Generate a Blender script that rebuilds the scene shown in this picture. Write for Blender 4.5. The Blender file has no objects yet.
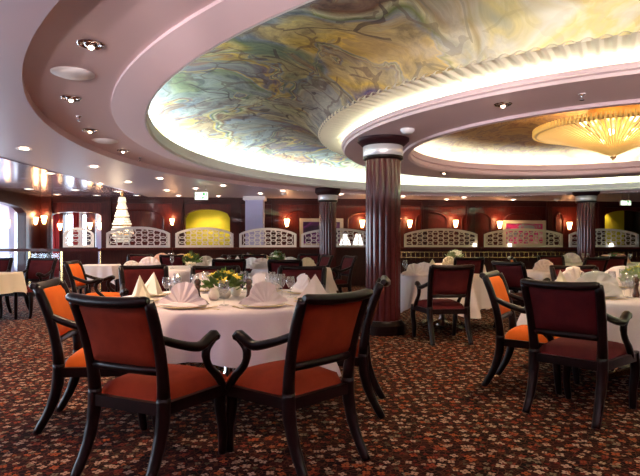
import bpy, math, random
from mathutils import Vector, Matrix
random.seed(7)
S = bpy.context.scene
C = S.collection
PI = math.pi

# ------------------------------------------------------------------ camera
CAM_H = 1.21
F = 540.0
cam_d = bpy.data.cameras.new('camera'); cam = bpy.data.objects.new('camera', cam_d); C.objects.link(cam)
cam.location = (0, 0, CAM_H); cam.rotation_euler = (PI/2, 0, 0)
cam_d.sensor_width = 36; cam_d.lens = F/640*36; cam_d.shift_y = 5/640.0; cam_d.clip_end = 200
S.camera = cam
S.view_settings.view_transform = 'Standard'; S.view_settings.look = 'None'
S.view_settings.gamma = 1; S.view_settings.use_curve_mapping = False
S.view_settings.exposure = 1.0

# ------------------------------------------------------------------ world (daylight outside the windows)
W = bpy.data.worlds.new('daylight'); S.world = W; W.use_nodes = True
bg = W.node_tree.nodes['Background']; bg.inputs[0].default_value = (.74, .85, 1, 1); bg.inputs[1].default_value = 9.0

COVE_E, RIB_E, INNER_E = 34.0, 10.0, 26.0     # cove strip lights
SPOT_W = 34.0                                # recessed downlights
SCONCE_W = 5.0
UP_W = 480.0                                 # added uplighters behind the camera, brightening the near ceiling
try:
    S.cycles.max_bounces = 8; S.cycles.diffuse_bounces = 4; S.cycles.glossy_bounces = 3
    S.cycles.transmission_bounces = 6; S.cycles.transparent_max_bounces = 12
    S.cycles.caustics_reflective = False; S.cycles.caustics_refractive = False
    S.cycles.sample_clamp_indirect = 4.0; S.cycles.use_denoising = True
except Exception: pass

# ------------------------------------------------------------------ helpers
def px(x, Y): return (x-320)/F*Y
def hz(y, Y): return CAM_H + (243-y)/F*Y

def mat(name, col, rough=.5, metal=0, emit=None, es=0, trans=0, ior=1.45, sheen=0, coat=0, alpha=1, spec=.5):
    m = bpy.data.materials.new(name); m.use_nodes = True
    b = m.node_tree.nodes['Principled BSDF']
    b.inputs['Base Color'].default_value = (*col, 1); b.inputs['Roughness'].default_value = rough
    b.inputs['Metallic'].default_value = metal; b.inputs['IOR'].default_value = ior
    b.inputs['Transmission Weight'].default_value = trans
    b.inputs['Sheen Weight'].default_value = sheen
    b.inputs['Coat Weight'].default_value = coat
    b.inputs['Specular IOR Level'].default_value = spec
    if emit: b.inputs['Emission Color'].default_value = (*emit, 1); b.inputs['Emission Strength'].default_value = es
    return m

class NT:
    def __init__(s, m): s.m = m; s.t = m.node_tree; s.b = s.t.nodes['Principled BSDF']
    def n(s, typ, **kw):
        nd = s.t.nodes.new(typ)
        for k, v in kw.items():
            if k.startswith('i_'):
                key = k[2:]; key = int(key) if key.isdigit() else key.replace('_', ' ')
                if hasattr(v, 'is_output') or isinstance(v, bpy.types.NodeSocket): s.t.links.new(v, nd.inputs[key])
                else: nd.inputs[key].default_value = v
            else: setattr(nd, k, v)
        return nd
    def math(s, op, a, b=0, c=None):
        nd = s.t.nodes.new('ShaderNodeMath'); nd.operation = op
        for i, v in enumerate((a, b, c)):
            if v is None: continue
            if isinstance(v, bpy.types.NodeSocket): s.t.links.new(v, nd.inputs[i])
            else: nd.inputs[i].default_value = v
        return nd.outputs[0]
    def ramp(s, fac, stops, interp='LINEAR'):
        nd = s.t.nodes.new('ShaderNodeValToRGB'); nd.color_ramp.interpolation = interp
        e = nd.color_ramp.elements
        while len(e) < len(stops): e.new(.5)
        for i, (p, c) in enumerate(stops): e[i].position = p; e[i].color = (*c, 1) if len(c) == 3 else c
        s.t.links.new(fac, nd.inputs[0]); return nd.outputs[0]
    def mix(s, fac, a, b, blend='MIX'):
        nd = s.t.nodes.new('ShaderNodeMix'); nd.data_type = 'RGBA'; nd.blend_type = blend
        for i, v in ((0, fac), (6, a), (7, b)):
            if isinstance(v, bpy.types.NodeSocket): s.t.links.new(v, nd.inputs[i])
            else: nd.inputs[i].default_value = v if i == 0 else ((*v, 1) if len(v) == 3 else v)
        return nd.outputs[2]
    def link(s, a, name): s.t.links.new(a, s.b.inputs[name])
    def bump(s, h, st=.3, d=.01):
        nd = s.n('ShaderNodeBump', i_Strength=st, i_Distance=d, i_Height=h); s.link(nd.outputs[0], 'Normal')

class MB:
    def __init__(s): s.v = []; s.f = []; s.sm = []
    def add(s, vs, fs, smooth=False):
        o = len(s.v); s.v += [tuple(v) for v in vs]; s.f += [tuple(i+o for i in f) for f in fs]; s.sm += [smooth]*len(fs); return s
    def box(s, a, b, rot=None, org=(0, 0, 0)):
        x0, y0, z0 = a; x1, y1, z1 = b
        vs = [(x0,y0,z0),(x1,y0,z0),(x1,y1,z0),(x0,y1,z0),(x0,y0,z1),(x1,y0,z1),(x1,y1,z1),(x0,y1,z1)]
        if rot is not None:
            M = Matrix.Rotation(rot, 3, 'Z'); vs = [tuple(M @ Vector(v) + Vector(org)) for v in vs]
        return s.add(vs, [(0,3,2,1),(4,5,6,7),(0,1,5,4),(1,2,6,5),(2,3,7,6),(3,0,4,7)])
    def tube(s, pts, r, n=8, flat=1.0, cap=True, up=None, smooth=True):
        """sweep: r number or list; flat = ratio of the second axis"""
        pts = [Vector(p) for p in pts]; m = len(pts)
        if not hasattr(r, '__len__'): r = [r]*m
        vs = []; prev = None
        for i, p in enumerate(pts):
            t = (pts[min(i+1, m-1)] - pts[max(i-1, 0)]).normalized()
            if prev is None:
                ref = Vector(up) if up else (Vector((0, 0, 1)) if abs(t.z) < .9 else Vector((1, 0, 0)))
                a = (ref - t*ref.dot(t)).normalized()
            else: a = (prev - t*prev.dot(t)).normalized()
            prev = a; b = t.cross(a)
            for k in range(n):
                th = 2*PI*(k+.5)/n
                vs.append(p + a*(math.cos(th)*r[i]) + b*(math.sin(th)*r[i]*flat))
        fs = []
        for i in range(m-1):
            for k in range(n):
                k2 = (k+1) % n; fs.append((i*n+k, i*n+k2, (i+1)*n+k2, (i+1)*n+k))
        s.add(vs, fs, smooth)
        if cap: o = len(s.v)-len(vs); s.f += [tuple(o+k for k in range(n))[::-1], tuple(o+(m-1)*n+k for k in range(n))]; s.sm += [False, False]
        return s
    def lathe(s, prof, n=24, org=(0, 0, 0), smooth=True, rmod=None, a0=0, a1=2*PI):
        closed = abs(a1-a0-2*PI) < 1e-6; cols = n if closed else n+1
        vs = []
        for (r, z) in prof:
            for k in range(cols):
                th = a0+(a1-a0)*k/n; rr = r*(rmod(th) if rmod else 1)
                vs.append((org[0]+rr*math.cos(th), org[1]+rr*math.sin(th), org[2]+z))
        fs = []
        for i in range(len(prof)-1):
            for k in range(n):
                k2 = (k+1) % cols; fs.append((i*cols+k, i*cols+k2, (i+1)*cols+k2, (i+1)*cols+k))
        return s.add(vs, fs, smooth)
    def disc(s, r, z, n=24, org=(0, 0, 0), up=True):
        vs = [(org[0]+r*math.cos(2*PI*k/n), org[1]+r*math.sin(2*PI*k/n), org[2]+z) for k in range(n)]
        f = tuple(range(n)); return s.add(vs, [f if up else f[::-1]])
    def grid(s, fn, nu, nv, smooth=True, wrap=False):
        cu = nu if wrap else nu+1
        vs = [fn(i/nu, j/nv) for j in range(nv+1) for i in range(cu)]
        fs = [(j*cu+i, j*cu+(i+1) % cu, (j+1)*cu+(i+1) % cu, (j+1)*cu+i) for j in range(nv) for i in range(nu)]
        return s.add(vs, fs, smooth)
    def ball(s, c, r, n=8, m=6, sc=(1, 1, 1)):
        prof = lambda u, v: (c[0]+r*sc[0]*math.sin(PI*v)*math.cos(2*PI*u), c[1]+r*sc[1]*math.sin(PI*v)*math.sin(2*PI*u), c[2]-r*sc[2]*math.cos(PI*v))
        return s.grid(prof, n, m, True, True)
    def build(s, name, m, parent=None, solid=0, sub=0, bevel=0, **tags):
        me = bpy.data.meshes.new(name); me.from_pydata(s.v, [], s.f)
        me.polygons.foreach_set('use_smooth', s.sm); me.update()
        if m: me.materials.append(m)
        o = bpy.data.objects.new(name, me); C.objects.link(o)
        if parent is not None: o.parent = parent
        if solid: md = o.modifiers.new('s', 'SOLIDIFY'); md.thickness = solid; md.offset = 0
        if bevel: md = o.modifiers.new('b', 'BEVEL'); md.width = bevel; md.segments = 2; md.limit_method = 'ANGLE'
        if sub: md = o.modifiers.new('u', 'SUBSURF'); md.levels = sub; md.render_levels = sub
        for k, v in tags.items(): o[k] = v
        return o

def spline(ctrl, n=6):
    """Catmull-Rom through control points"""
    P = [Vector(c) for c in ctrl]; P = [P[0]*2-P[1]] + P + [P[-1]*2-P[-2]]; out = []
    for i in range(1, len(P)-2):
        for k in range(n):
            t = k/n; a, b, c, d = P[i-1], P[i], P[i+1], P[i+2]
            out.append(.5*((2*b)+(c-a)*t+(2*a-5*b+4*c-d)*t*t+(3*b-a-3*c+d)*t**3))
    out.append(P[-2]); return out

def thing(name, label, cat, loc=(0, 0, 0), rz=0, group=None):
    o = bpy.data.objects.new(name, None); C.objects.link(o); o.empty_display_size = .1
    o.location = loc; o.rotation_euler = (0, 0, rz); o['label'] = label; o['category'] = cat
    if group: o['group'] = group
    return o
KIDS = {}
def kids_of(o): return [x for x in KIDSRC if x.parent == o]
def children(o): return [x for x in C.objects if x.parent == o]
def capture(o): return (o, [capture(c) for c in children(o)])
def stamp(tree, parent=None):
    c = tree[0].copy(); C.objects.link(c)
    if parent is not None: c.parent = parent; 
    for ch in tree[1]: stamp(ch, c)
    return c
class Proto:
    """first use returns the source itself, later uses return copies of it with all its parts"""
    def __init__(s, o): s.tree = capture(o); s.used = False
    def put(s, loc, rz, label, cat=None, group=None, scale=None):
        if not s.used: o = s.tree[0]; s.used = True
        else: o = stamp(s.tree)
        o.location = loc; o.rotation_euler = (0, 0, rz); o['label'] = label
        if cat: o['category'] = cat
        if group: o['group'] = group
        elif 'group' in o.keys(): del o['group']
        if scale: o.scale = scale if hasattr(scale, '__len__') else (scale,)*3
        return o
def struct(o): o['kind'] = 'structure'; return o

# ------------------------------------------------------------------ materials
M = {}
def wood(name, c1, c2, rough=.28, scale=(6, 6, .8), coat=.3):
    m = mat(name, c1, rough, coat=coat*.5, spec=.22); t = NT(m)
    tc = t.n('ShaderNodeTexCoord'); mp = t.n('ShaderNodeMapping', i_Vector=tc.outputs['Object'], i_Scale=scale)
    nz = t.n('ShaderNodeTexNoise', i_Vector=mp.outputs[0], i_Scale=5.0, i_Detail=6.0, i_Distortion=.8)
    t.link(t.ramp(nz.outputs[0], [(.3, c1), (.7, c2)]), 'Base Color'); return m
M['chair_wood'] = wood('dark_mahogany', (.006, .002, .002), (.012, .003, .003), .33, coat=.0)
M['wall_wood'] = wood('mahogany_panelling', (.050, .006, .005), (.095, .013, .009), .4)
M['wall_dark'] = wood('dark_mahogany_panel', (.022, .004, .004), (.048, .008, .007), .45)
M['column'] = wood('column_mahogany', (.085, .016, .018), (.092, .018, .020), .2, (4, 4, .3), coat=.9)
M['column_dark'] = mat('column_groove', (.025, .006, .008), .5, spec=.2)
def velvet(name, c, c2):
    m = mat(name, c, .8, sheen=.0, spec=.12); t = NT(m)
    tc = t.n('ShaderNodeTexCoord'); nz = t.n('ShaderNodeTexNoise', i_Vector=tc.outputs['Object'], i_Scale=9.0, i_Detail=4.0)
    t.link(t.ramp(nz.outputs[0], [(.3, c), (.7, c2)]), 'Base Color')
    n2 = t.n('ShaderNodeTexNoise', i_Vector=tc.outputs['Object'], i_Scale=300.0); t.bump(n2.outputs[0], .15, .002); return m
M['orange'] = velvet('orange_velvet_lit', (.52, .095, .010), (.60, .12, .015))  # brightest velvet tone, front light put into the colour
M['russet'] = velvet('russet_velvet_dim', (.17, .018, .006), (.23, .028, .009))  # deeper tone, mostly the same velvet in less light
M['maroon'] = velvet('maroon_velvet_shaded', (.060, .007, .009), (.095, .011, .012))  # darkest tone, mostly the same velvet with shade in its colour
def linen(name, c, bump=.15):
    m = mat(name, c, .8, sheen=.0); t = NT(m)
    tc = t.n('ShaderNodeTexCoord'); n2 = t.n('ShaderNodeTexNoise', i_Vector=tc.outputs['Object'], i_Scale=14.0, i_Detail=3.0); t.bump(n2.outputs[0], bump, .01); return m
M['cloth'] = linen('table_linen', (.86, .75, .75))
M['cream_cloth'] = linen('cream_linen', (.84, .76, .62))
M['napkin'] = linen('pink_napkin', (.96, .83, .81), .04)
M['napkin_w'] = linen('white_napkin', (.93, .86, .80), .05)
M['napkin_c'] = linen('cream_napkin', (.93, .83, .66), .05)
M['napkin_p'] = linen('peach_napkin', (.80, .48, .34), .05)
M['plaster'] = mat('mauve_plaster', (.66, .50, .50), .6)
M['plaster_low'] = mat('low_ceiling_plaster', (.49, .415, .48), .42)
M['white_plaster'] = mat('white_plaster', (.74, .73, .72), .5)
M['gloss_ceiling'] = mat('glossy_ceiling_panel', (.40, .30, .38), .16, metal=.35)
M['silver'] = mat('brushed_silver', (.75, .76, .80), .28, 1)
M['band'] = mat('pale_silver_leaf', (.82, .82, .84), .35, .45)
M['chrome'] = mat('chrome', (.8, .8, .82), .12, 1)
M['brass'] = mat('brass', (.78, .55, .25), .25, 1)
M['gold'] = mat('gold_rim', (.85, .66, .32), .3, 1)
M['china'] = mat('cream_china', (.85, .76, .62), .2)
M['white_paint'] = mat('white_lacquer', (.80, .78, .77), .4)
M['cream_and_warm_lit_paint'] = mat('cream_and_warm_lit_lacquer', (.62, .50, .36), .4)  # frames are cream; on the lattice the tone paints in warm light
M['leaf'] = mat('leaf_green', (.10, .17, .03), .6)
M['leaf2'] = mat('pale_leaf_green', (.35, .42, .20), .6)
M['yellow_petal'] = mat('yellow_petal', (.90, .70, .08), .6)
M['white_petal'] = mat('white_petal', (.85, .82, .70), .6)
M['red_petal'] = mat('red_petal', (.6, .06, .05), .6)
M['mill'] = mat('dark_mill_wood', (.06, .02, .012), .25, coat=.5)
M['black'] = mat('black_plastic', (.01, .01, .012), .4)
M['curtain'] = mat('red_curtain', (.35, .02, .02), .8)
M['lilac'] = mat('pale_lilac_window_tint', (.42, .42, .66), .35)  # lilac tone stands for window light falling on the pillars
M['yellow_wall'] = mat('yellow_wall', (.58, .54, .03), .6)
M['olive_wall'] = mat('olive_wall', (.10, .08, .04), .6)
M['lamp_warm'] = mat('warm_lamp_glass', (.9, .7, .5), .4, emit=(1, .55, .22), es=9)
M['lamp_white'] = mat('downlight_lens', (.9, .8, .7), .4, emit=(1, .74, .50), es=14)
M['lamp_shade'] = mat('white_lamp_shade', (.9, .9, .9), .5, emit=(1, .95, .88), es=1.6)
M['cove'] = mat('cove_tube', (.9, .9, .9), .4, emit=(.80, 1, .96), es=COVE_E)
M['cove_inner'] = mat('inner_cove_tube', (.9, .9, .9), .4, emit=(.82, 1, .96), es=INNER_E)
M['cove_rib'] = mat('rib_cove_tube', (.9, .9, .9), .4, emit=(.95, 1, .84), es=RIB_E)
M['sign'] = mat('lit_sign_face', (.8, .9, .8), .4, emit=(.75, 1, .70), es=1.1)
M['sign_green'] = mat('sign_green', (.05, .35, .12), .5, emit=(.05, .4, .12), es=.25)
M['crystal'] = mat('crystal', (1, .95, .9), .08, trans=.4, ior=1.5, emit=(1, .86, .66), es=.12)
M['bulb'] = mat('chandelier_bulb', (1, .9, .8), .4, emit=(1, .70, .35), es=5)
M['gold_rod'] = mat('amber_glass_rod', (.95, .70, .28), .12, emit=(1, .56, .14), es=.22)
M['purple_art'] = mat('picture', (.05, .02, .05), .3)
def pane(nm='window_glass', base=.04, edge=.5, ro=.03, tint=(.93, .97, 1)):
    m = bpy.data.materials.new(nm); m.use_nodes = True; t = m.node_tree
    t.nodes.remove(t.nodes['Principled BSDF']); o = t.nodes['Material Output']
    g = t.nodes.new('ShaderNodeBsdfGlossy'); g.inputs['Roughness'].default_value = ro
    tr = t.nodes.new('ShaderNodeBsdfTransparent'); tr.inputs[0].default_value = (*tint, 1)
    mx = t.nodes.new('ShaderNodeMixShader'); lw = t.nodes.new('ShaderNodeLayerWeight'); lw.inputs[0].default_value = .5
    pw = t.nodes.new('ShaderNodeMath'); pw.operation = 'POWER'; pw.inputs[1].default_value = 2.5; t.links.new(lw.outputs['Facing'], pw.inputs[0])
    ma = t.nodes.new('ShaderNodeMath'); ma.operation = 'MULTIPLY_ADD'; ma.inputs[1].default_value = edge; ma.inputs[2].default_value = base; t.links.new(pw.outputs[0], ma.inputs[0])
    t.links.new(ma.outputs[0], mx.inputs[0]); t.links.new(tr.outputs[0], mx.inputs[1]); t.links.new(g.outputs[0], mx.inputs[2])
    t.links.new(mx.outputs[0], o.inputs[0]); return m
M['pane'] = pane()
M['glass'] = pane('drinking_glass', .12, .8, .08, (.97, .98, 1))

def carpet():
    m = mat('floral_carpet', (.1, .03, .02), .95, spec=.1); t = NT(m)
    geo = t.n('ShaderNodeNewGeometry'); P = geo.outputs['Position']
    nz0 = t.n('ShaderNodeTexNoise', i_Vector=P, i_Scale=9.0, i_Detail=2.0)
    base = t.ramp(nz0.outputs[0], [(.35, (.008, .004, .004)), (.5, (.030, .007, .006)), (.65, (.075, .014, .010))])
    # leafy scrolls
    v0 = t.n('ShaderNodeTexVoronoi', i_Vector=P, i_Scale=26.0, feature='DISTANCE_TO_EDGE')
    base = t.mix(t.math('LESS_THAN', v0.outputs['Distance'], .05), base, (.16, .060, .030))
    col = base
    for scale, off, r0, pal, lobes in ((12.5, 0, .29, [(0, (.80, .62, .46)), (.30, (.62, .17, .06)), (.50, (.85, .70, .56)), (.72, (.45, .10, .05)), (.86, (.34, .32, .22))], 4),
                                (15.0, 3.7, .22, [(0, (.26, .035, .02)), (.35, (.55, .22, .10)), (.6, (.16, .15, .09)), (.8, (.60, .44, .32))], 3)):
        mp = t.n('ShaderNodeMapping', i_Vector=P, i_Location=(off, off*1.3, 0))
        vo = t.n('ShaderNodeTexVoronoi', voronoi_dimensions='2D', i_Vector=mp.outputs[0], i_Scale=scale, i_Randomness=.75)
        sc = t.n('ShaderNodeVectorMath', operation='SCALE', i_0=mp.outputs[0]); sc.inputs['Scale'].default_value = 1
        df = t.n('ShaderNodeVectorMath', operation='SUBTRACT', i_0=mp.outputs[0], i_1=vo.outputs['Position'])
        sx = t.n('ShaderNodeSeparateXYZ', i_0=df.outputs[0])
        ang = t.math('ARCTAN2', sx.outputs[1], sx.outputs[0])
        cs = t.n('ShaderNodeSeparateColor', i_0=vo.outputs['Color'])
        a2 = t.math('ADD', t.math('MULTIPLY', ang, float(lobes)), t.math('MULTIPLY', cs.outputs[0], 6.28))
        rad = t.math('ADD', t.math('MULTIPLY', t.math('ABSOLUTE', t.math('SINE', t.math('MULTIPLY', a2, .5 if lobes % 2 else .5))), r0*.62), r0*.45)
        rad = t.math('MULTIPLY', rad, t.math('ADD', t.math('MULTIPLY', cs.outputs[1], .5), .72))
        inside = t.math('LESS_THAN', vo.outputs['Distance'], rad)
        core = t.math('LESS_THAN', vo.outputs['Distance'], r0*.22)
        fc = t.ramp(cs.outputs[2], pal, 'CONSTANT')
        fc = t.mix(core, fc, (.10, .03, .015))
        col = t.mix(inside, col, fc)
    n3 = t.n('ShaderNodeTexNoise', i_Vector=P, i_Scale=160.0, i_Detail=1.0)
    col = t.mix(.35, col, t.ramp(n3.outputs[0], [(.3, (.25, .25, .25)), (.7, (1, 1, 1))]), 'MULTIPLY')
    col = t.mix(1.0, col, (.54, .42, .36), 'MULTIPLY')
    t.link(col, 'Base Color'); t.bump(n3.outputs[0], .4, .004); return m
M['carpet'] = carpet()

def fresco():
    m = mat('painted_fresco', (.5, .45, .3), .75, spec=.2); t = NT(m)
    geo = t.n('ShaderNodeNewGeometry'); P = geo.outputs['Position']
    def warp(V, sc, amt, det=3.0):
        wn = t.n('ShaderNodeTexNoise', i_Vector=V, i_Scale=sc, i_Detail=det)
        c = t.n('ShaderNodeVectorMath', operation='SUBTRACT', i_0=wn.outputs['Color']); c.inputs[1].default_value = (.5, .5, .5)
        k = t.n('ShaderNodeVectorMath', operation='SCALE', i_0=c.outputs[0]); k.inputs['Scale'].default_value = amt
        return t.n('ShaderNodeVectorMath', operation='ADD', i_0=V, i_1=k.outputs[0]).outputs[0]
    Q = warp(P, .6, 2.4, 2.0); Q2 = warp(Q, 1.8, .9, 4.0)
    pal = [(0, (.06, .08, .20)), (.14, (.50, .42, .20)), (.24, (.20, .25, .36)), (.34, (.20, .10, .07)), (.44, (.58, .56, .42)), (.54, (.14, .19, .08)), (.62, (.24, .28, .38)), (.72, (.66, .46, .10)), (.82, (.12, .10, .22)), (.90, (.42, .22, .12)), (.97, (.30, .34, .36))]
    vo = t.n('ShaderNodeTexVoronoi', i_Vector=Q, i_Scale=.62, feature='SMOOTH_F1'); vo.inputs['Smoothness'].default_value = .25
    a = t.ramp(t.n('ShaderNodeSeparateColor', i_0=vo.outputs['Color']).outputs[0], pal)
    v2 = t.n('ShaderNodeTexVoronoi', i_Vector=Q2, i_Scale=1.35, feature='SMOOTH_F1'); v2.inputs['Smoothness'].default_value = .3
    b = t.ramp(t.n('ShaderNodeSeparateColor', i_0=v2.outputs['Color']).outputs[1], pal)
    n0 = t.n('ShaderNodeTexNoise', i_Vector=Q, i_Scale=1.6, i_Detail=5.0)
    col = t.mix(t.ramp(n0.outputs[0], [(.42, (0, 0, 0)), (.58, (.8, .8, .8))]), a, b)
    n1 = t.n('ShaderNodeTexNoise', i_Vector=Q2, i_Scale=4.2, i_Detail=8.0, i_Roughness=.7)
    col = t.mix(.75, col, t.ramp(n1.outputs[0], [(.34, (.22, .20, .26)), (.5, (.80, .76, .72)), (.66, (1.3, 1.25, 1.0))]), 'MULTIPLY')
    # thin drawn contours, broken up
    ve = t.n('ShaderNodeTexVoronoi', i_Vector=Q, i_Scale=.8, feature='DISTANCE_TO_EDGE')
    nb = t.n('ShaderNodeTexNoise', i_Vector=P, i_Scale=2.0)
    vf = t.n('ShaderNodeTexVoronoi', i_Vector=warp(P, 1.6, .9, 2.0), i_Scale=1.7, feature='DISTANCE_TO_EDGE')
    l2 = t.math('MULTIPLY', t.math('LESS_THAN', vf.outputs['Distance'], .030), t.math('LESS_THAN', nb.outputs[0], .52))
    col = t.mix(t.math('MULTIPLY', l2, .55), col, (.10, .06, .06))
    ln = t.math('MULTIPLY', t.math('LESS_THAN', ve.outputs['Distance'], .014), t.math('GREATER_THAN', nb.outputs[0], .5))
    col = t.mix(t.math('MULTIPLY', ln, .7), col, (.06, .04, .05))
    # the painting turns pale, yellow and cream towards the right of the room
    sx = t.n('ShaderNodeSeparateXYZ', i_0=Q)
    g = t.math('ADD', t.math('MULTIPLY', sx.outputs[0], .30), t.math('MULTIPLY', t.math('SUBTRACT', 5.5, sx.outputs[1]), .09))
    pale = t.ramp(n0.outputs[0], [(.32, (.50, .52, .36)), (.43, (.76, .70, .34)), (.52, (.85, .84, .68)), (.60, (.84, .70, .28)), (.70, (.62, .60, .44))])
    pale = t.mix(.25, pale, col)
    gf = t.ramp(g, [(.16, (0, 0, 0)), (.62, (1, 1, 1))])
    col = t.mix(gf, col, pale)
    t.link(col, 'Base Color'); return m
M['fresco'] = fresco()
def inner_fresco():
    m = mat('marbled_gold_fresco', (.4, .25, .12), .7, spec=.2); t = NT(m)
    geo = t.n('ShaderNodeNewGeometry'); P = geo.outputs['Position']
    n1 = t.n('ShaderNodeTexNoise', i_Vector=P, i_Scale=1.3, i_Detail=8.0, i_Roughness=.65, i_Distortion=2.5)
    col = t.ramp(n1.outputs[0], [(.3, (.12, .07, .06)), (.42, (.26, .16, .10)), (.5, (.40, .28, .14)), (.56, (.20, .13, .12)), (.7, (.48, .36, .20))])
    t.link(col, 'Base Color'); return m
M['fresco_inner'] = inner_fresco()
def art(name, stops, seedscale):
    m = mat(name, (.1, .1, .1), .4); t = NT(m)
    tc = t.n('ShaderNodeTexCoord'); n1 = t.n('ShaderNodeTexNoise', i_Vector=tc.outputs['Object'], i_Scale=seedscale, i_Detail=4.0, i_Distortion=1.5)
    t.link(t.ramp(n1.outputs[0], stops), 'Base Color'); return m
M['art_purple'] = art('purple_painting', [(.35, (.02, .01, .03)), (.5, (.12, .02, .12)), (.6, (.35, .05, .35)), (.7, (.05, .02, .03))], 2.2)
M['art_magenta'] = art('magenta_painting', [(.36, (.30, .30, .33)), (.46, (.55, .02, .16)), (.56, (.75, .05, .28)), (.68, (.80, .55, .62))], 3.0)

# ================================================================== ROOM SHELL
CX, CYO, CYI = 4.35, 8.3, 8.05        # ring centre (outer rings / inner island)
XL, XR, YB = -8.3, 13.2, -1.7
WF0, WF1 = Vector((XL, 16.15)), Vector((XR, 18.75))      # far wall
WD = (WF1-WF0).normalized(); WL = (WF1-WF0).length; WN = Vector((WD.y, -WD.x))   # WN points into the room
WANG = math.atan2(WD.y, WD.x)
def wall_s(x):                        # distance along the far wall where pixel column x meets it
    k = (x-320)/F
    t = (k*WF0.y-WF0.x)/(WD.x-k*WD.y); return t
def wall_y(x): return WF0.y+WD.y*wall_s(x)
def wp(s, d=0, z=0): p = WF0+WD*s+WN*d; return (p.x, p.y, z)
ZC = 2.61

b = MB(); b.add([(-11.5, YB-.5, 0), (XR+.5, YB-.5, 0), (XR+.5, 22, 0), (-11.5, 22, 0)], [(0, 1, 2, 3)])
struct(b.build('floor', M['carpet']))

CX2, CY2 = 4.58, 8.21
def ringpts(r, z, cy, n=144):
    CX = CX2 if cy == CY2 else globals()['CX']
    return [(CX+r*math.cos(2*PI*k/n), cy+r*math.sin(2*PI*k/n), z) for k in range(n)]
def ringband(rings, n=144):
    b = MB(); vs = []
    for (r, z, cy) in rings: vs += ringpts(r, z, cy, n)
    fs = [(i*n+k, i*n+(k+1) % n, (i+1)*n+(k+1) % n, (i+1)*n+k) for i in range(len(rings)-1) for k in range(n)]
    b.add(vs, fs, True); return b
# low ceiling: rectangle (left edge at the glossy strip) minus the big circle
XG = -5.2
def outer_pt(th):
    dx, dy = math.cos(th), math.sin(th); ts = []
    if dx > 1e-9: ts.append((XR-CX)/dx)
    if dx < -1e-9: ts.append((XG-CX)/dx)
    if dy > 1e-9: ts.append((20.5-CYO)/dy)
    if dy < -1e-9: ts.append((YB-CYO)/dy)
    t = min(ts); return (CX+dx*t, CYO+dy*t, ZC)
N = 288
b = MB(); cs = [math.atan2(y-CYO, x-CX) for x in (XG, XR) for y in (YB, 20.5)]
angs = sorted(set([-PI+2*PI*k/N for k in range(N)]+cs)); n = len(angs)
vs = [(CX+7.82*math.cos(a), CYO+7.82*math.sin(a), ZC) for a in angs]+[outer_pt(a) for a in angs]
b.add(vs, [(k, (k+1) % n, n+(k+1) % n, n+k) for k in range(n)])
struct(b.build('ceiling', M['plaster_low']))
# glossy panelled strip by the windows, with fine panel joints
b = MB()
for k in range(14):
    y0 = YB+k*1.9; b.box((-11.2, y0+.01, ZC-.012), (XG-.01, y0+1.89, ZC+.04))
struct(b.build('ceiling_glossy_strip', M['gloss_ceiling']))
# outer recess, step and lip
def sharp(o):
    o.data.polygons.foreach_set('use_smooth', [False]*len(o.data.polygons)); return o
struct(sharp(ringband([(7.82, ZC, CYO), (7.82, 2.70, CYO), (7.05, 2.70, CYO), (7.05, 2.675, CYO), (6.90, 2.606, CY2)]).build('ceiling_recess_ring', M['plaster'])))
struct(sharp(ringband([(6.90, 2.605, CY2), (6.88, 2.605, CY2), (6.86, 2.64, CY2), (6.89, 2.665, CY2), (6.87, 2.785, CY2), (6.90, 2.805, CY2), (6.95, 2.805, CY2), (6.97, 2.74, CY2), (7.36, 2.74, CY2)]).build('trim_dome_lip', M['white_plaster'])))
struct(ringband([(7.05, 2.745, CY2), (7.05, 2.77, CY2), (7.10, 2.78, CY2), (7.14, 2.77, CY2), (7.14, 2.745, CY2)]).build('trim_cove_light', M['cove']))
# the painted ring vault between the lip and the fluted cove
pr = [(7.36, 2.74), (7.37, 2.82), (7.31, 2.92), (7.12, 3.03), (6.85, 3.13), (6.5, 3.21), (6.0, 3.27), (5.6, 3.28), (5.2, 3.25), (4.85, 3.17), (4.6, 3.05), (4.42, 2.90), (4.35, 2.82)]
def vault_band(n=216):
    b = MB(); vs = []
    for r, z in pr:
        u = max(0, min(1, (7.36-r)/2.98)); cx = CX2+(CX-CX2)*u; cy = CY2+(CYI-CY2)*u
        vs += [(cx+r*math.cos(2*PI*k/n), cy+r*math.sin(2*PI*k/n), z) for k in range(n)]
    b.add(vs, [(i*n+k, i*n+(k+1) % n, (i+1)*n+(k+1) % n, (i+1)*n+k) for i in range(len(pr)-1) for k in range(n)], True); return b
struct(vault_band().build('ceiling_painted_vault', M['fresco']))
# fluted cove above the island's lip
NR = 840; b = MB(); vs = []
prr = [(3.82, 2.655), (3.85, 2.73), (4.00, 2.785), (4.20, 2.82), (4.38, 2.835)]
for j, (r, z) in enumerate(prr):
    for k in range(NR):
        th = 2*PI*k/NR; d = (.014 if k % 4 < 2 else -.006)*(j > 0)
        vs.append((CX+(r)*math.cos(th), CYI+(r)*math.sin(th), z-d))
b.add(vs, [(j*NR+k, j*NR+(k+1) % NR, (j+1)*NR+(k+1) % NR, (j+1)*NR+k) for j in range(4) for k in range(NR)])
struct(b.build('trim_fluted_cove', mat('fluted_plaster', (.80, .78, .60), .5)))
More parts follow.
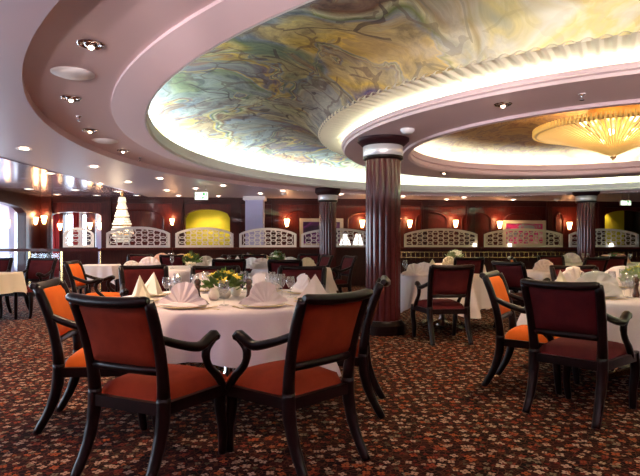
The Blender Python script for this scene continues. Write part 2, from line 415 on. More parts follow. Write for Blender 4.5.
# island: bottom annulus with its two lips
struct(sharp(ringband([(3.80, 2.66, CYI), (3.96, 2.66, CYI), (3.965, 2.71, CYI), (4.0, 2.71, CYI), (4.03, 2.695, CYI), (4.01, 2.665, CYI), (4.015, 2.65, CYI), (3.99, 2.64, CYI), (3.98, ZC, CYI), (3.0, ZC, CYI)]).build('ceiling_island', M['plaster'])))
struct(ringband([(3.885, 2.662, CYI), (3.885, 2.685, CYI), (3.91, 2.69, CYI), (3.935, 2.685, CYI), (3.935, 2.662, CYI)]).build('trim_rib_cove_light', M['cove_rib']))
struct(sharp(ringband([(3.08, ZC, CYI), (3.08, 2.575, CYI), (3.0, 2.575, CYI), (2.96, 2.60, CYI), (2.96, 2.66, CYI), (3.02, 2.69, CYI), (2.98, 2.70, CYI), (2.98, 2.80, CYI), (3.03, 2.80, CYI), (3.03, 2.70, CYI), (3.3, 2.70, CYI)]).build('trim_inner_lip', M['plaster'])))
struct(ringband([(3.08, 2.71, CYI), (3.08, 2.745, CYI), (3.14, 2.745, CYI), (3.14, 2.71, CYI)]).build('trim_inner_cove_light', M['cove_inner']))
struct(ringband([(3.3, 2.70, CYI), (3.3, 2.80, CYI), (3.24, 2.92, CYI), (3.05, 3.02, CYI), (2.7, 3.10, CYI), (2.1, 3.17, CYI), (1.3, 3.22, CYI), (.5, 3.24, CYI), (.01, 3.24, CYI)]).build('ceiling_inner_dome', M['fresco_inner']))
# roof slab closing everything above
b = MB(); b.box((-11.3, YB-.3, 3.5), (XR+.3, 21.5, 3.6)); struct(b.build('roof_slab', M['plaster']))

# walls with arched openings
def arch_wall(name, p0, p1, z1, openings, thick, m, zb=0, nrm=None):
    """openings: (s0, s1, spring z, peak z, sill z)"""
    p0 = Vector(p0); p1 = Vector(p1); d = (p1-p0).normalized(); L = (p1-p0).length
    nn = Vector((d.y, -d.x)) if nrm is None else Vector(nrm)
    ss = [0, L]
    for o in openings: ss += [o[0]+(o[1]-o[0])*k/16 for k in range(17)]
    ss = sorted(set(round(s, 5) for s in ss)); b = MB()
    def P(s, z, t): q = p0+d*s-nn*(thick*t); return (q.x, q.y, z)
    for a, c in zip(ss[:-1], ss[1:]):
        mid = (a+c)/2; op = next((o for o in openings if o[0] < mid < o[1]), None)
        def top(s):
            u = (s-op[0])/(op[1]-op[0])*2-1; return op[2]+(op[3]-op[2])*math.sqrt(max(0, 1-u*u*.92))if abs(u) < .999 else op[2]
        segs = [(zb, zb, z1, z1)] if op is None else [(top(a), top(c), z1, z1)]
        if op and op[4] > zb: segs.append((zb, zb, op[4], op[4]))
        for za, zc, ya, yc in segs:
            b.add([P(a, za, 0), P(c, zc, 0), P(c, yc, 0), P(a, ya, 0), P(a, za, 1), P(c, zc, 1), P(c, yc, 1), P(a, ya, 1)],
                  [(0, 1, 2, 3), (5, 4, 7, 6), (0, 4, 5, 1), (3, 2, 6, 7)])
    for o in openings:
        for s in (o[0], o[1]): b.add([P(s, o[4], 0), P(s, o[4], 1), P(s, o[2], 1), P(s, o[2], 0)], [(0, 1, 2, 3)])
    return struct(b.build(name, m))
ZW = ZC+.02
# far wall: opening 47..103 px to the window bay, yellow niche 186..229, right niche 604..
sA0, sA1 = wall_s(48), wall_s(102)
sN0, sN1 = wall_s(185), wall_s(230)
sR0, sR1 = wall_s(603), min(WL-.1, wall_s(655))
arch_wall('wall_far', WF0, WF1, ZW, [(sA0, sA1, 2.02, 2.15, 0), (sN0, sN1, 1.98, 2.26, 0), (sR0, sR1, 2.02, 2.33, 0)], .3, M['wall_wood'])
arch_wall('wall_left', (XL, YB), (XL, 16.15), ZW, [(.8, 4.2, 2.05, 2.30, 0), (4.9, 8.3, 2.05, 2.30, 0), (9.0, 12.2, 2.05, 2.30, 0), (12.8, 16.95, 2.06, 2.30, 0)], .25, M['wall_dark'], nrm=(1, 0))
b = MB(); b.box((XR, YB, 0), (XR+.2, 21, 3.5)); struct(b.build('wall_right', M['wall_wood']))

# outer window walls
def window_wall(wname, p0, p1, wins, nrm, idx0):
    arch_wall(wname, p0, p1, 3.5, [(a, c, 2.30, 2.30, .35) for a, c in wins], .15, M['white_plaster'], nrm=nrm)
    p0 = Vector(p0); d = (Vector(p1)-p0).normalized(); nn = Vector(nrm)
    for i, (a, c) in enumerate(wins):
        w = struct(MB().box((0, -.03, .35), (.06, .03, 2.3)).box((c-a-.06, -.03, .35), (c-a, .03, 2.3)).box((0, -.03, .35), (c-a, .03, .41)).box((0, -.03, 2.24), (c-a, .03, 2.3)).box(((c-a)/2-.025, -.03, .35), ((c-a)/2+.025, .03, 2.3)).build(f'window_{idx0+i}', M['white_paint']))
        q = p0+d*a-nn*.07; w.location = (q.x, q.y, 0); w.rotation_euler = (0, 0, math.atan2(d.y, d.x))
        pd = bpy.data.lights.new('daylight_portal', 'AREA'); pd.shape = 'RECTANGLE'; pd.size = c-a; pd.size_y = 1.95; pd.cycles.is_portal = True
        po = bpy.data.objects.new('daylight_portal', pd); C.objects.link(po); po.parent = w; po.location = ((c-a)/2, 0, 1.32)
        po.rotation_euler = Vector((0, 1 if (Matrix.Rotation(-w.rotation_euler.z, 3, 'Z') @ Vector((nn.x, nn.y, 0))).y > 0 else -1, 0)).to_track_quat('-Z', 'Z').to_euler()
        g = MB().add([(0.05, 0, .4), (c-a-.05, 0, .4), (c-a-.05, 0, 2.26), (.05, 0, 2.26)], [(0, 1, 2, 3)]).build('pane', M['pane'], w)
window_wall('wall_outer_left', (-11.1, YB), (-11.1, 20.5), [(.6+2.5*k, 2.9+2.5*k) for k in range(9)], (1, 0), 1)
window_wall('wall_outer_far', (-11.1, 19.6), (-3.4, 20.1), [(.2, 1.35), (1.5, 2.2), (2.35, 3.2), (3.35, 4.5), (4.7, 5.8)], (0.06, -.998), 10)
b = MB(); b.box((-11.3, YB-.2, 0), (XR, YB, 3.5)); struct(b.build('wall_back', M['wall_wood']))
b = MB(); b.box((-5.4, 17.0, 0), (-5.2, 20.4, 3.5)); struct(b.build('wall_bay_side', M['wall_wood']))
# red curtains at the bay windows
cn = 0
def curtain(x, y, w, h, lab, rz=0):
    t = thing('curtain', lab, 'curtain', (x, y, 0), rz, 'red curtains at the bay windows')
    MB().grid(lambda u, v: ((u-.5)*w, .04*math.sin(u*2*PI*4), .0+v*(h-.0)), 48, 2).build('drape', M['curtain'], t, solid=.01)
    MB().tube([(-w/2-.05, 0, h+.02), (w/2+.05, 0, h+.02)], .015, 8).build('curtain_rod', M['brass'], t)
curtain(px(56, 19.2), 19.2, .22, 2.35, 'long red curtain hanging at the far bay window beside the corner pier')
curtain(px(76, 19.3), 19.3, .22, 2.35, 'red curtain between two bright windows behind the arched opening')
b = MB()
# yellow niche & right niche behind the far wall
def niche(name, s0, s1, m, d=.7):
    b = MB(); q = [wp(s0-.1, -.3), wp(s0-.1, -.3-d), wp(s1+.1, -.3-d), wp(s1+.1, -.3)]
    for a, c in zip(q[:-1], q[1:]): b.add([a, c, (c[0], c[1], ZW), (a[0], a[1], ZW)], [(0, 1, 2, 3)])
    b.add([(x, y, 2.5) for x, y, z in q], [(0, 1, 2, 3)])
    return struct(b.build(name, m))
niche('wall_yellow_niche', sN0, sN1, M['yellow_wall'])
sRm = wall_s(632)
niche('wall_right_niche', sR0, sR1+.0, M['olive_wall'], .9)
b = MB(); a0 = wp(sR0, -.55); a1 = wp(sRm+.1, -.55); b.add([a0, a1, (*a1[:2], 2.5), (*a0[:2], 2.5)], [(0, 1, 2, 3)]); struct(b.build('wall_yellow_panel', M['yellow_wall'], solid=.04))
def point(name, loc, w, col, r=.08, parent=None):
    l = bpy.data.lights.new(name, 'POINT'); l.energy = w; l.color = col; l.shadow_soft_size = r
    o = bpy.data.objects.new(name, l); C.objects.link(o); o.location = loc
    if parent: o.parent = parent
    return o
q = wp((sN0+sN1)/2, -.55, 2.36)
# pilasters, mouldings on the far wall
def on_wall(s, name, bld, m, d=0):
    o = struct(bld.build(name, m)); p = wp(s, d); o.location = p; o.rotation_euler = (0, 0, WANG); return o
k = 0
for x, w in ((44, .5), (107, .28), (178, .34), (236, .30), (275, .22), (424, .22), (470, .26), (548, .20), (600, .22)):
    k += 1; bb = MB().box((-w/2, -.10, 0), (w/2, .0, ZC)).box((-w/2-.03, -.13, 0), (w/2+.03, 0, .25)).box((-w/2+.05, -.115, .4), (w/2-.05, 0, 2.4))
    on_wall(wall_s(x), f'trim_{k}', bb, M['wall_dark'])
bb = MB().box((0, -.06, 2.42), (WL, 0, ZC)).box((0, -.09, 2.56), (WL, 0, ZC)); on_wall(0, 'trim_cornice', bb, M['wall_dark'])
# arched wood panels between the sconces
for i, (x0, x1) in enumerate(((282, 316), (344, 404), (412, 450), (458, 494), (500, 546), (552, 566), (108, 168))):
    s0, s1 = wall_s(x0)+.12, wall_s(x1)-.12; w = s1-s0; pts = [(0, -.02, .9), (0, -.02, 1.95)]+[((w/2)-(w/2)*math.cos(PI*t/12), -.02, 1.95+.26*math.sin(PI*t/12)) for t in range(1, 12)]+[(w, -.02, 1.95), (w, -.02, .9)]
    bb = MB().tube(pts, .025, 6, smooth=False)
    on_wall(s0, f'trim_arch_{i+1}', bb, M['wall_wood'])
# pale pillar, lilac window light put into its colour
t = thing('lilac_pillar', 'pale square pillar, lilac tone standing for window light, with white cap near the far wall', 'pillar', (px(255, 16.4), 16.4, 0), 0)
MB().box((-.27, -.2, 0), (.27, .2, 2.52)).build('shaft', M['lilac'], t, bevel=.01)
MB().box((-.33, -.26, 2.50), (.33, .26, ZC)).build('cap', M['white_paint'], t)

# ================================================================== COLUMNS
def column(x, y, lab):
    t = thing('column', lab, 'column', (x, y, 0))
    nf = 16
    def rm(th):
        u = (th*nf/(2*PI)) % 1; return 1-.16*(1-math.sqrt(max(0, 1-(2*u-1)**2*.96)))
    MB().lathe([(.235, .18), (.235, 2.34)], nf*16, rmod=rm).build('fluted_shaft', M['column'], t)
    MB().lathe([(.30, 0), (.30, .12), (.27, .15), (.25, .18), (.0, .18)], 48, smooth=False).build('base', M['chair_wood'], t)
    MB().lathe([(.25, 2.32), (.27, 2.34), (.27, 2.37), (.20, 2.37)], 48, smooth=False).build('necking', M['chair_wood'], t)
    MB().lathe([(.262, 2.365), (.268, 2.37), (.268, 2.505), (.262, 2.51)], 64).build('silver_band', M['band'], t)
    MB().lathe([(.26, 2.51), (.29, 2.52), (.33, 2.56), (.35, 2.58), (.35, ZC+.0), (.34, 2.72)], 48).build('crown', M['column_dark'], t)
    return t
column(px(383, 7.3), 7.3, 'fluted mahogany column nearest the front, rising to the ceiling island')
column(px(327.8, 14.75), 14.75, 'fluted mahogany column standing behind and left of the nearest one')
column(px(586, 15.0), 15.0, 'fluted mahogany column by the far lattice panels below the small lit sign')

# ================================================================== PARTITION, RAIL, LATTICE
PP = [(-8.25, 13.3), (px(60, 13.4), 13.4), (px(101, 13.5), 13.5), (px(172, 14.1), 14.1), (px(236, 14.8), 14.8), (px(298, 15.25), 15.25), (px(376, 15.5), 15.5), (px(480, 15.5), 15.5), (px(566, 15.65), 15.65), (px(650, 15.9), 15.9), (XR, 16.3)]
def seg(name, p, q, z0, z1, th, m, parent=None):
    d = Vector(q)-Vector(p); L = d.length; o = MB().box((0, -th/2, z0), (L, th/2, z1)).build(name, m, parent)
    o.location = (p[0], p[1], 0); o.rotation_euler = (0, 0, math.atan2(d.y, d.x)); return o
for i in range(2, len(PP)-1):
    o = struct(seg(f'wall_partition_{i-1}', PP[i], PP[i+1], 0, 1.03, .14, M['wall_dark']))
rt = thing('partition_rail', 'long dark red wooden rail capping the low partition under the lattice panels', 'rail')
for i in range(2, len(PP)-1):
    seg('rail_cap', PP[i], PP[i+1], 1.03, 1.09, .26, M['wall_wood'], rt)
gt = thing('glass_balustrade', 'glass balustrade with dark red handrail in front of the bright windows', 'balustrade')
for i in range(0, 2):
    seg('handrail', PP[i], PP[i+1], 1.0, 1.07, .09, M['wall_wood'], gt)
    seg('glass_panel', PP[i], PP[i+1], .08, .95, .02, M['pane'], gt)
for x, y in ((-8.2, 13.3), (px(30, 13.36), 13.36), (px(62, 13.4), 13.4), (px(101, 13.5), 13.5)):
    MB().box((-.025, -.025, 0), (.025, .025, 1.01)).build('post', M['brass'], gt).location = (x, y, 0)
# brass rails on the partition face, right-hand part
br = thing('brass_rail', 'thin double brass rail along the partition behind the right-hand tables', 'rail')
for z in (.80, .95):
    MB().tube([(PP[i][0], PP[i][1]-.13, z) for i in range(6, 10)], .012, 6).build('rail_bar', M['brass'], br)
for k in range(64):
    x = PP[6][0]+.2+k*.13; i = max(j for j in range(6, 9) if PP[j][0] <= x); a = PP[i]; c = PP[i+1]; y = a[1]+(c[1]-a[1])*(x-a[0])/(c[0]-a[0])
    MB().tube([(x, y-.13, .70), (x, y-.13, .96)], .008, 6).build('baluster', M['brass'], br)

def lattice(p, q, m, lab, zp=.54, ze=.37):
    p = Vector(p); q = Vector(q); d = q-p; L = d.length-.10
    t = thing('lattice_panel', lab, 'lattice screen', (p.x+d.x/d.length*.05, p.y+d.y/d.length*.05, 1.09), math.atan2(d.y, d.x), 'arched lattice panels on the partition')
    top = lambda x: ze+(zp-ze)*(1-(2*x/L-1)**2)**.8 if 0 < x < L else ze
    fw = .065; n = 28; b = MB()
    # frame: bottom, sides, arch
    b.box((0, -.025, 0), (L, .025, fw)).box((0, -.025, fw), (fw, .025, ze-.01)).box((L-fw, -.025, fw), (L, .025, ze-.01))
    for k in range(n):
        x0, x1 = L*k/n, L*(k+1)/n; z0, z1 = top(x0), top(x1)
        b.add([(x0, y, z) for y in (-.025, .025) for z in (z0-fw, z0)]+[(x1, y, z) for y in (-.025, .025) for z in (z1-fw, z1)],
              [(0, 1, 5, 4), (2, 6, 7, 3), (1, 3, 7, 5), (0, 4, 6, 2)])
    b.build('frame', m, t)
    # interlaced rings and diagonal bars clipped to the arch
    b = MB(); st = .150
    nx = int((L-2*fw)/st); x00 = (L-nx*st)/2
    for i in range(nx):
        cx = x00+st*(i+.5)
        j = 0
        while True:
            cz = fw+st*(.42 if i % 2 else .02)+j*st*.86; j += 1
            if cz > top(cx)-fw+.06 or j > 5: break
            pts = []
            for a in range(13):
                th = 2*PI*a/12; X = cx+.092*math.cos(th); Z = cz+.092*math.sin(th)
                pts.append((X, 0, max(.02, min(Z, top(X)-.02))))
            b.tube(pts, .0125, 4, cap=False, smooth=False)
    b.build('lattice', m, t)
    return t
def at(x, Y): return (px(x, Y), Y)
def pl(x):   # point of the partition line at pixel column x
    for a, c in zip(PP[:-1], PP[1:]):
        xa = 320+a[0]/a[1]*F; xc = 320+c[0]/c[1]*F
        if xa <= x <= xc:
            k = (x-320)/F; dx, dy = c[0]-a[0], c[1]-a[1]
            s = (k*a[1]-a[0])/(dx-k*dy); return (a[0]+dx*s, a[1]+dy*s)
struct(seg('wall_bay_partition', at(60, 14.6), at(98, 14.9), 0, 1.09, .12, M['wall_dark']))
lattice(at(61, 14.6), at(96, 14.9), M['white_paint'], 'white arched lattice panel left of the crystal chandelier, half lost in window glare')
lattice(pl(104), pl(172), M['white_paint'], 'white arched lattice panel in front of the crystal chandelier')
lattice(pl(173.5), pl(235), M['white_paint'], 'white arched lattice panel in front of the yellow arched niche')
lattice(pl(237.5), pl(298), M['white_paint'], 'white arched lattice panel crossing the pale lilac pillar')
lattice(pl(299.5), pl(375), M['white_paint'], 'white arched lattice panel passing behind the second column')
lattice(pl(402.5), pl(479), M['cream_and_warm_lit_paint'], 'cream arched lattice panel just right of the nearest column')  # tan tone here and on the next panel is painted-in warm light
lattice(pl(482.5), pl(564), M['cream_and_warm_lit_paint'], 'cream arched lattice panel in front of the magenta picture')
lattice(pl(567.5), pl(640), M['white_paint'], 'whitish arched lattice panel crossed by the far right column')

# ================================================================== WALL SCONCES, PICTURES, SIGNS
t = thing('wall_sconce', 'x', 'wall lamp')
MB().lathe([(.03, -.14), (.055, -.10), (.085, .04), (.10, .13), (.09, .14), (.075, .04), (.02, -.12)], 16, org=(0, -.10, 0)).build('shade', M['lamp_warm'], t)
MB().box((-.03, -.03, -.16), (.03, 0, .02)).tube([(0, -.02, -.12), (0, -.07, -.15), (0, -.10, -.13)], .012, 6).build('bracket', M['brass'], t)
pt = point('sconce_light', (0, -.12, .22), SCONCE_W, (1, .50, .22), .06, t)
SC = Proto(t)
def sconce(x, y, lab, d=.12, off=None, small=1):
    small *= .85
    if off is None:
        s = wall_s(x); p = wp(s, d); Y = p[1]; SC.put((p[0], p[1], hz(y, Y)), WANG, lab, 'wall lamp', scale=small)
    else: SC.put((px(x, off[0]), off[0], hz(y, off[0])), off[1], lab, 'wall lamp', scale=small)
sconce(173, 222, 'slender glowing sconce left of the yellow niche', small=.8)
sconce(286.5, 223, 'glowing glass sconce left of the purple picture')
sconce(361, 224, 'glowing glass sconce just left of the nearest column')
sconce(408, 224, 'glowing glass sconce just right of the nearest column')
sconce(453.5, 224, 'glowing glass sconce above the right end of the first cream lattice panel')
sconce(497, 225, 'glowing glass sconce left of the magenta picture')
sconce(566, 226, 'glowing glass sconce left of the far right column')
sconce(47, 220, 'glowing sconce on the pier between the corner and the arched opening', d=.14)
sconce(33, 221, 'glowing sconce at the end of the left wall beside the corner', off=(15.7, PI/2), small=.9)
SC_loc = (XL+.02)
sconce(9, 224, 'glowing sconce far out in the window bay at the left edge', off=(17.2, 0))
sconce(61, 227, 'small glowing sconce deep inside the arched opening', off=(19.3, 0))
sconce(91, 226, 'glowing sconce inside the bay, left of the opening\'s right pier', off=(18.0, 0), small=.9)
sconce(100.5, 226, 'glowing sconce on the right edge of the arched opening', off=(17.0, 0), small=.9)
def pillar(x, y, w, lab, m='lilac'):
    t = thing('bay_pillar', lab, 'pillar', (px(x, y), y, 0)); MB().box((-w/2, -w/2, 0), (w/2, w/2, 2.55)).build('shaft', M[m], t); MB().box((-w/2-.03, -w/2-.03, 0), (w/2+.03, w/2+.03, .2)).build('base', M['white_paint'], t)
pillar(61, 19.45, .25, 'narrow dark pillar between windows inside the arched opening', 'wall_dark')
pillar(92.5, 18.25, .3, 'dark pillar carrying a sconce in the bay behind the lattice', 'wall_dark')
pillar(101, 17.25, .22, 'slim pale pillar at the right of the arched opening')
pillar(7, 17.45, .3, 'lilac pillar at the left edge in the window bay')
def picture(x0, x1, y0, y1, m, lab, mi):
    s0, s1 = wall_s(x0), wall_s(x1); Y = wp((s0+s1)/2)[1]; z0, z1 = hz(y1, Y), hz(y0, Y); w = s1-s0; h = z1-z0
    p = wp(s0, .03); t = thing('picture', lab, 'picture', (p[0], p[1], z0), WANG)
    b = MB(); f = .11
    b.box((0, -.05, 0), (w, 0, f)).box((0, -.05, h-f), (w, 0, h)).box((0, -.05, f), (f, 0, h-f)).box((w-f, -.05, f), (w, 0, h-f)); b.build('picture_frame', M[mi], t, bevel=.01)
    MB().box((f, -.02, f), (w-f, -.005, h-f)).build('canvas', m, t)
picture(299.5, 343, 218.5, 247, M['art_purple'], 'wide cream-framed picture in dark purple behind the second column', 'cream_and_warm_lit_paint')
picture(502, 545, 220.5, 247, M['art_magenta'], 'wide framed picture of magenta flowers above the cream lattice panel', 'cream_and_warm_lit_paint')
def exit_sign(x, y, Y, w, h, lab):
    t = thing('exit_sign', lab, 'sign', (px(x, Y), Y, hz(y, Y)))
    zc = 2.70 if x > 400 else ZC
    MB().box((-w/2, -.02, -h/2), (w/2, .03, h/2)).build('sign_box', M['white_paint'], t)
    MB().box((-w/2+.01, -.026, -h/2+.01), (w/2-.01, -.021, h/2-.01)).build('lit_face', M['sign'], t)
    for i, (a, c, e, g) in enumerate(((-.06, -.02, .02, .42), (.10, .28, .05, .40), (.34, .42, -.1, .4), (.05, .2, -.36, -.12), (-.42, -.34, .0, .30))):
        MB().box((a*w, -.030, c*0+e*h), (c*w, -.027, g*h)).build('green_mark', M['sign_green'], t)
    MB().tube([(-w/3, 0, h/2), (-w/3, 0, zc-hz(y, Y))], .006, 6).tube([(w/3, 0, h/2), (w/3, 0, zc-hz(y, Y))], .006, 6).build('hanger', M['chrome'], t)
exit_sign(201.5, 196, 13.2, .32, .19, 'small pale green lit sign hanging above the yellow niche')
exit_sign(625.5, 203, 14.6, .28, .13, 'small whitish lit sign hanging right of the far right column')

# ================================================================== CEILING FITTINGS
def rings_c(Y): return None
def ceil_at(x, y, zc): Y = (zc-CAM_H)*F/(243-y); return px(x, Y), Y
t = thing('ceiling_downlight', 'x', 'ceiling light')
MB().lathe([(.062, .004), (.062, -.002), (.085, -.012), (.105, -.010), (.11, .0)], 20).build('trim_ring', M['white_paint'], t)
MB().lathe([(.063, -.003), (.0, -.008)], 20).build('lens', M['lamp_white'], t)
l = bpy.data.lights.new('downlight_beam', 'SPOT'); l.energy = SPOT_W; l.color = (1, .68, .42); l.spot_size = R = math.radians(105); l.spot_blend = .8; l.shadow_soft_size = .06
lo = bpy.data.objects.new('downlight_beam', l); C.objects.link(lo); lo.parent = t; lo.location = (0, 0, -.03)
DL = Proto(t)
GD = 'round recessed downlights in the low ceiling'
DLP = [(24, 148, 'near the left edge, in the front row'), (94, 166, 'alone in the second row before the glossy strip'), (50, 172.5, 'just before the glossy strip'), (160, 178, 'below the curved step, first behind it'), (75, 189.5, 'at the rim of the glossy strip'), (29, 188.5, 'in the glossy strip nearest the left wall'), (100, 183.5, 'left of the crystal chandelier\'s top'), (128, 181.5, 'right of the crystal chandelier\'s top'),
       (57, 194, 'in the corner by the left wall'), (97, 195, 'along the far wall left of the crystal chandelier'), (137, 195, 'along the far wall right of the crystal chandelier'), (167, 190, 'left of the green sign, nearer row'), (196, 188.2, 'in front of the green sign'), (178.5, 195.5, 'along the far wall left of the green sign'), (223, 185.3, 'right of the green sign, below the dome lip'), (218.5, 196, 'right of the green sign, by the wall'),
       (260.5, 193.2, 'over the pale lilac pillar'), (283, 190.5, 'below the dome lip left of the second column'), (307.5, 199.3, 'by the wall left of the second column'), (341, 194, 'just right of the second column'), (403, 196.2, 'just right of the nearest column'), (441.5, 201, 'by the far wall above the first cream lattice'), (447, 199.3, 'first of the close pair above the first cream lattice'), (464, 197.3, 'right of the pair above the first cream lattice'),
       (504, 202.2, 'above the sconce by the magenta picture'), (513, 199.6, 'above the magenta picture'), (572, 203, 'beside the far right column\'s band'), (118, 191, 'immediately above the crystal chandelier')]
for x, y, w in DLP:
    X, Y = ceil_at(x, y, ZC); o = DL.put((X, Y, ZC-.012), 0, f'round recessed downlight {w}', group=GD)
for s_, w in ((sN0+.45, 'left'), (sN1-.45, 'right')):  # niche downlights, added to brighten the yellow wall
    p = wp(s_, -.62); DL.put((p[0], p[1], 2.485), 0, f'{w} added downlight brightening the yellow arched niche', group=GD)
point('niche_fill', wp((sN0+sN1)/2, -.45, 1.7), 2.5, (1, .85, .6), .25)  # added fill lamp without a fixture, lifts the niche's dark half
p = wp(sR0+.3, -.42); DL.put((p[0], p[1], 2.485), 0, 'added downlight brightening the yellow panel in the right arched niche', group=GD)  # likewise added, to brighten the yellow panel
# gimbal spots in the recess ring
GB = [(91, 44, 'lit swivel spot nearest the camera in the recess ring'), (71, 98, 'swivel spot in the recess ring beyond the domed speaker'), (90, 130, 'swivel spot half way along the recess ring'), (123, 150.5, 'swivel spot in the recess ring beyond the second disc')]
t = thing('swivel_spot', 'x', 'ceiling light')
MB().lathe([(.05, .02), (.055, -.004), (.085, -.012), (.095, -.008), (.10, .0)], 24).build('bezel', M['chrome'], t)
MB().lathe([(.05, .0), (.045, -.012), (.03, -.02), (0, -.02)], 16).build('lamp_head', M['chrome'], t)
MB().ball((0.0, 0, -.02), .022, 8, 6).build('bulb', M['lamp_white'], t)
l2 = l.copy(); l2.energy = SPOT_W*2.6
lo = bpy.data.objects.new('spot_beam', l2); C.objects.link(lo); lo.parent = t; lo.location = (0, 0, -.05)
GP = Proto(t)
for x, y, w in GB:
    X, Y = ceil_at(x, y, 2.70); GP.put((X, Y, 2.698), .5, w)
for x, y, w in ((503, 104, 'swivel spot under the ceiling island above the crystal fan chandelier\'s left rim'), (444, 172.5, 'small swivel spot on the far side of the ceiling island')):
    X, Y = ceil_at(x, y, ZC); GP.put((X, Y, ZC-.002), .5, w, scale=.9)
# further lights round the ring and the room, beyond the frame
t = thing('ceiling_speaker', 'x', 'speaker'); MB().lathe([(.17, .0), (.165, -.012), (.12, -.030), (.0, -.038)], 32).build('grille', M['white_plaster'], t); MB().lathe([(.18, .0), (.18, -.008), (.16, -.010)], 32).build('rim', M['white_paint'], t)
SPK = Proto(t)
X, Y = ceil_at(73, 73, 2.70); SPK.put((X, Y, 2.70), 0, 'domed white speaker disc in the recess ring behind the lit swivel spot')
X, Y = ceil_at(105, 140.5, 2.70); SPK.put((X, Y, 2.70), 0, 'flat speaker disc farther along the recess ring')
t = thing('sprinkler', 'x', 'sprinkler'); MB().lathe([(.03, 0), (.028, -.008), (.012, -.01), (.010, -.05), (.022, -.055), (.02, -.06), (0, -.06)], 12).build('head', M['chrome'], t)
MB().lathe([(.035, .0), (.035, -.004), (.01, -.006)], 16).build('plate', M['white_paint'], t)
SP = Proto(t)
for x, y, z, w in ((79, 116, 2.70, 'small sprinkler head in the recess ring between two swivel spots'), (140, 157.5, 2.70, 'small sprinkler head at the far end of the recess ring'), (582, 94, ZC, 'small sprinkler head under the island near the fan chandelier')):
    X, Y = ceil_at(x, y, z); SP.put((X, Y, z), 0, w)
t = thing('smoke_detector', 'x', 'smoke detector'); MB().lathe([(.085, 0), (.085, -.025), (.06, -.055), (.0, -.065)], 24).build('housing', M['white_paint'], t); MB().lathe([(.04, -.061), (.02, -.075), (0, -.075)], 16).build('sensor', M['silver'], t)
SD = Proto(t)
for x, y, w in ((407.5, 129, 'white domed smoke detector beside the nearest column\'s crown'), (284, 193, 'white smoke detector in the low ceiling left of the second column'), (557, 199, 'white smoke detector in the low ceiling left of the far right column')):
    X, Y = ceil_at(x, y, ZC); SD.put((X, Y, ZC), 0, w)

t = thing('added_uplighter', 'x', 'wall lamp')  # unseen lamps added to light the near ceiling
MB().lathe([(.02, -.12), (.10, -.06), (.22, .06), (.21, .06), (.09, -.05), (0, -.10)], 24, a0=0, a1=PI).box((-.24, -.03, -.12), (.24, .0, .08)).build('bowl', M['brass'], t)
ul = bpy.data.lights.new('ceiling_fill', 'SPOT'); ul.spot_size = math.radians(84); ul.spot_blend = .08; ul.shadow_soft_size = .08; ul.energy = UP_W; ul.color = (1, .84, .86)
uo = bpy.data.objects.new('ceiling_fill', ul); C.objects.link(uo); uo.parent = t; uo.location = (0, .16, .12); uo.rotation_euler = (math.radians(90+42.5), 0, 0)
UPP = Proto(t)
for k in range(6):
    UPP.put((-6.2+2.6*k, YB, 1.55), 0, 'added brass bowl uplighter behind the camera, brightening the near ceiling', group='added uplighters behind the camera')
# ---- crystal fan chandelier in the inner dome
t = thing('fan_chandelier', 'huge amber glass rod chandelier shaped like an inverted cone in the inner dome', 'chandelier', (CX+.02, CYI, 0))
NRD = 90; RR, ZR, ZT = 1.07, 2.88, 2.51
def rodpt(th, u): r = RR*(1-u)+.03*u; return (r*math.cos(th), r*math.sin(th), ZR*(1-u)+ZT*u+.03*math.sin(PI*u))
for k in range(NRD):
    th = 2*PI*k/NRD
    MB().tube([rodpt(th, 0), rodpt(th, .5), rodpt(th, 1)], [.019, .013, .006], 6).build('glass_rod', M['gold_rod'], t)
MB().lathe([(RR-.02, ZR-.02), (RR+.03, ZR-.01), (RR+.03, ZR+.03), (RR-.02, ZR+.03)], 90).build('rim', M['gold'], t)
b = MB()
for k in range(120):
    th = 2*PI*k/120; b.tube([((RR+.035)*math.cos(th), (RR+.035)*math.sin(th), ZR+.07), ((RR+.035)*math.cos(th), (RR+.035)*math.sin(th), ZR-.02)], .018, 5)
b.build('crystal_fringe', M['gold_rod'], t)
MB().ball((0, 0, ZT-.005), .045, 12, 8).ball((0, 0, ZT-.05), .02, 8, 6).build('finial', M['gold'], t)
MB().lathe([(.08, 2.6), (.12, 2.75), (.3, 2.95), (.35, 3.2), (.0, 3.22)], 32).build('stem', M['gold'], t)
for k in range(14):
    th = 2*PI*k/14+.1; r = .38 if k % 2 else .75
    MB().ball((r*math.cos(th), r*math.sin(th), 2.90 if k % 2 == 0 else 2.80), .05, 10, 8).build('bulb', M['bulb'], t)
for k in range(5):
    th = 2*PI*k/5+.3; point('chandelier_light', (.55*math.cos(th), .55*math.sin(th), 2.98), 8, (1, .62, .28), .15, t)

# ---- tall crystal chandelier beyond the rail
t = thing('crystal_chandelier', 'tall tapering crystal chandelier hanging near the left windows', 'chandelier', (px(118, 14.6)-.0, 14.9, 0))
zt = 2.50; MB().lathe([(.02, zt), (.05, zt+.05), (.06, zt+.10)], 16).build('ceiling_rose', M['brass'], t)
for i, (r0, r1, z0, z1) in enumerate(((.07, .10, 2.47, 2.33), (.08, .14, 2.31, 2.14), (.12, .19, 2.12, 1.93), (.17, .25, 1.91, 1.70), (.22, .31, 1.68, 1.46), (.15, .26, 1.22, 1.44))):
    b = MB(); nn = 22+i*3
    for k in range(nn):
        th = 2*PI*k/nn
        for s in range(3):
            u = (s+.5)/3; r = r0+(r1-r0)*u; z = z0+(z1-z0)*u
            b.ball((r*math.cos(th), r*math.sin(th), z), .020, 5, 4, (1, 1, 1.6))
    tt = b.build('crystal_tier', M['crystal'], t)
    MB().lathe([(r1, z1), (r1+.012, z1+.005), (r1, z1+.01)], 24).build('tier_ring', M['brass'], tt)
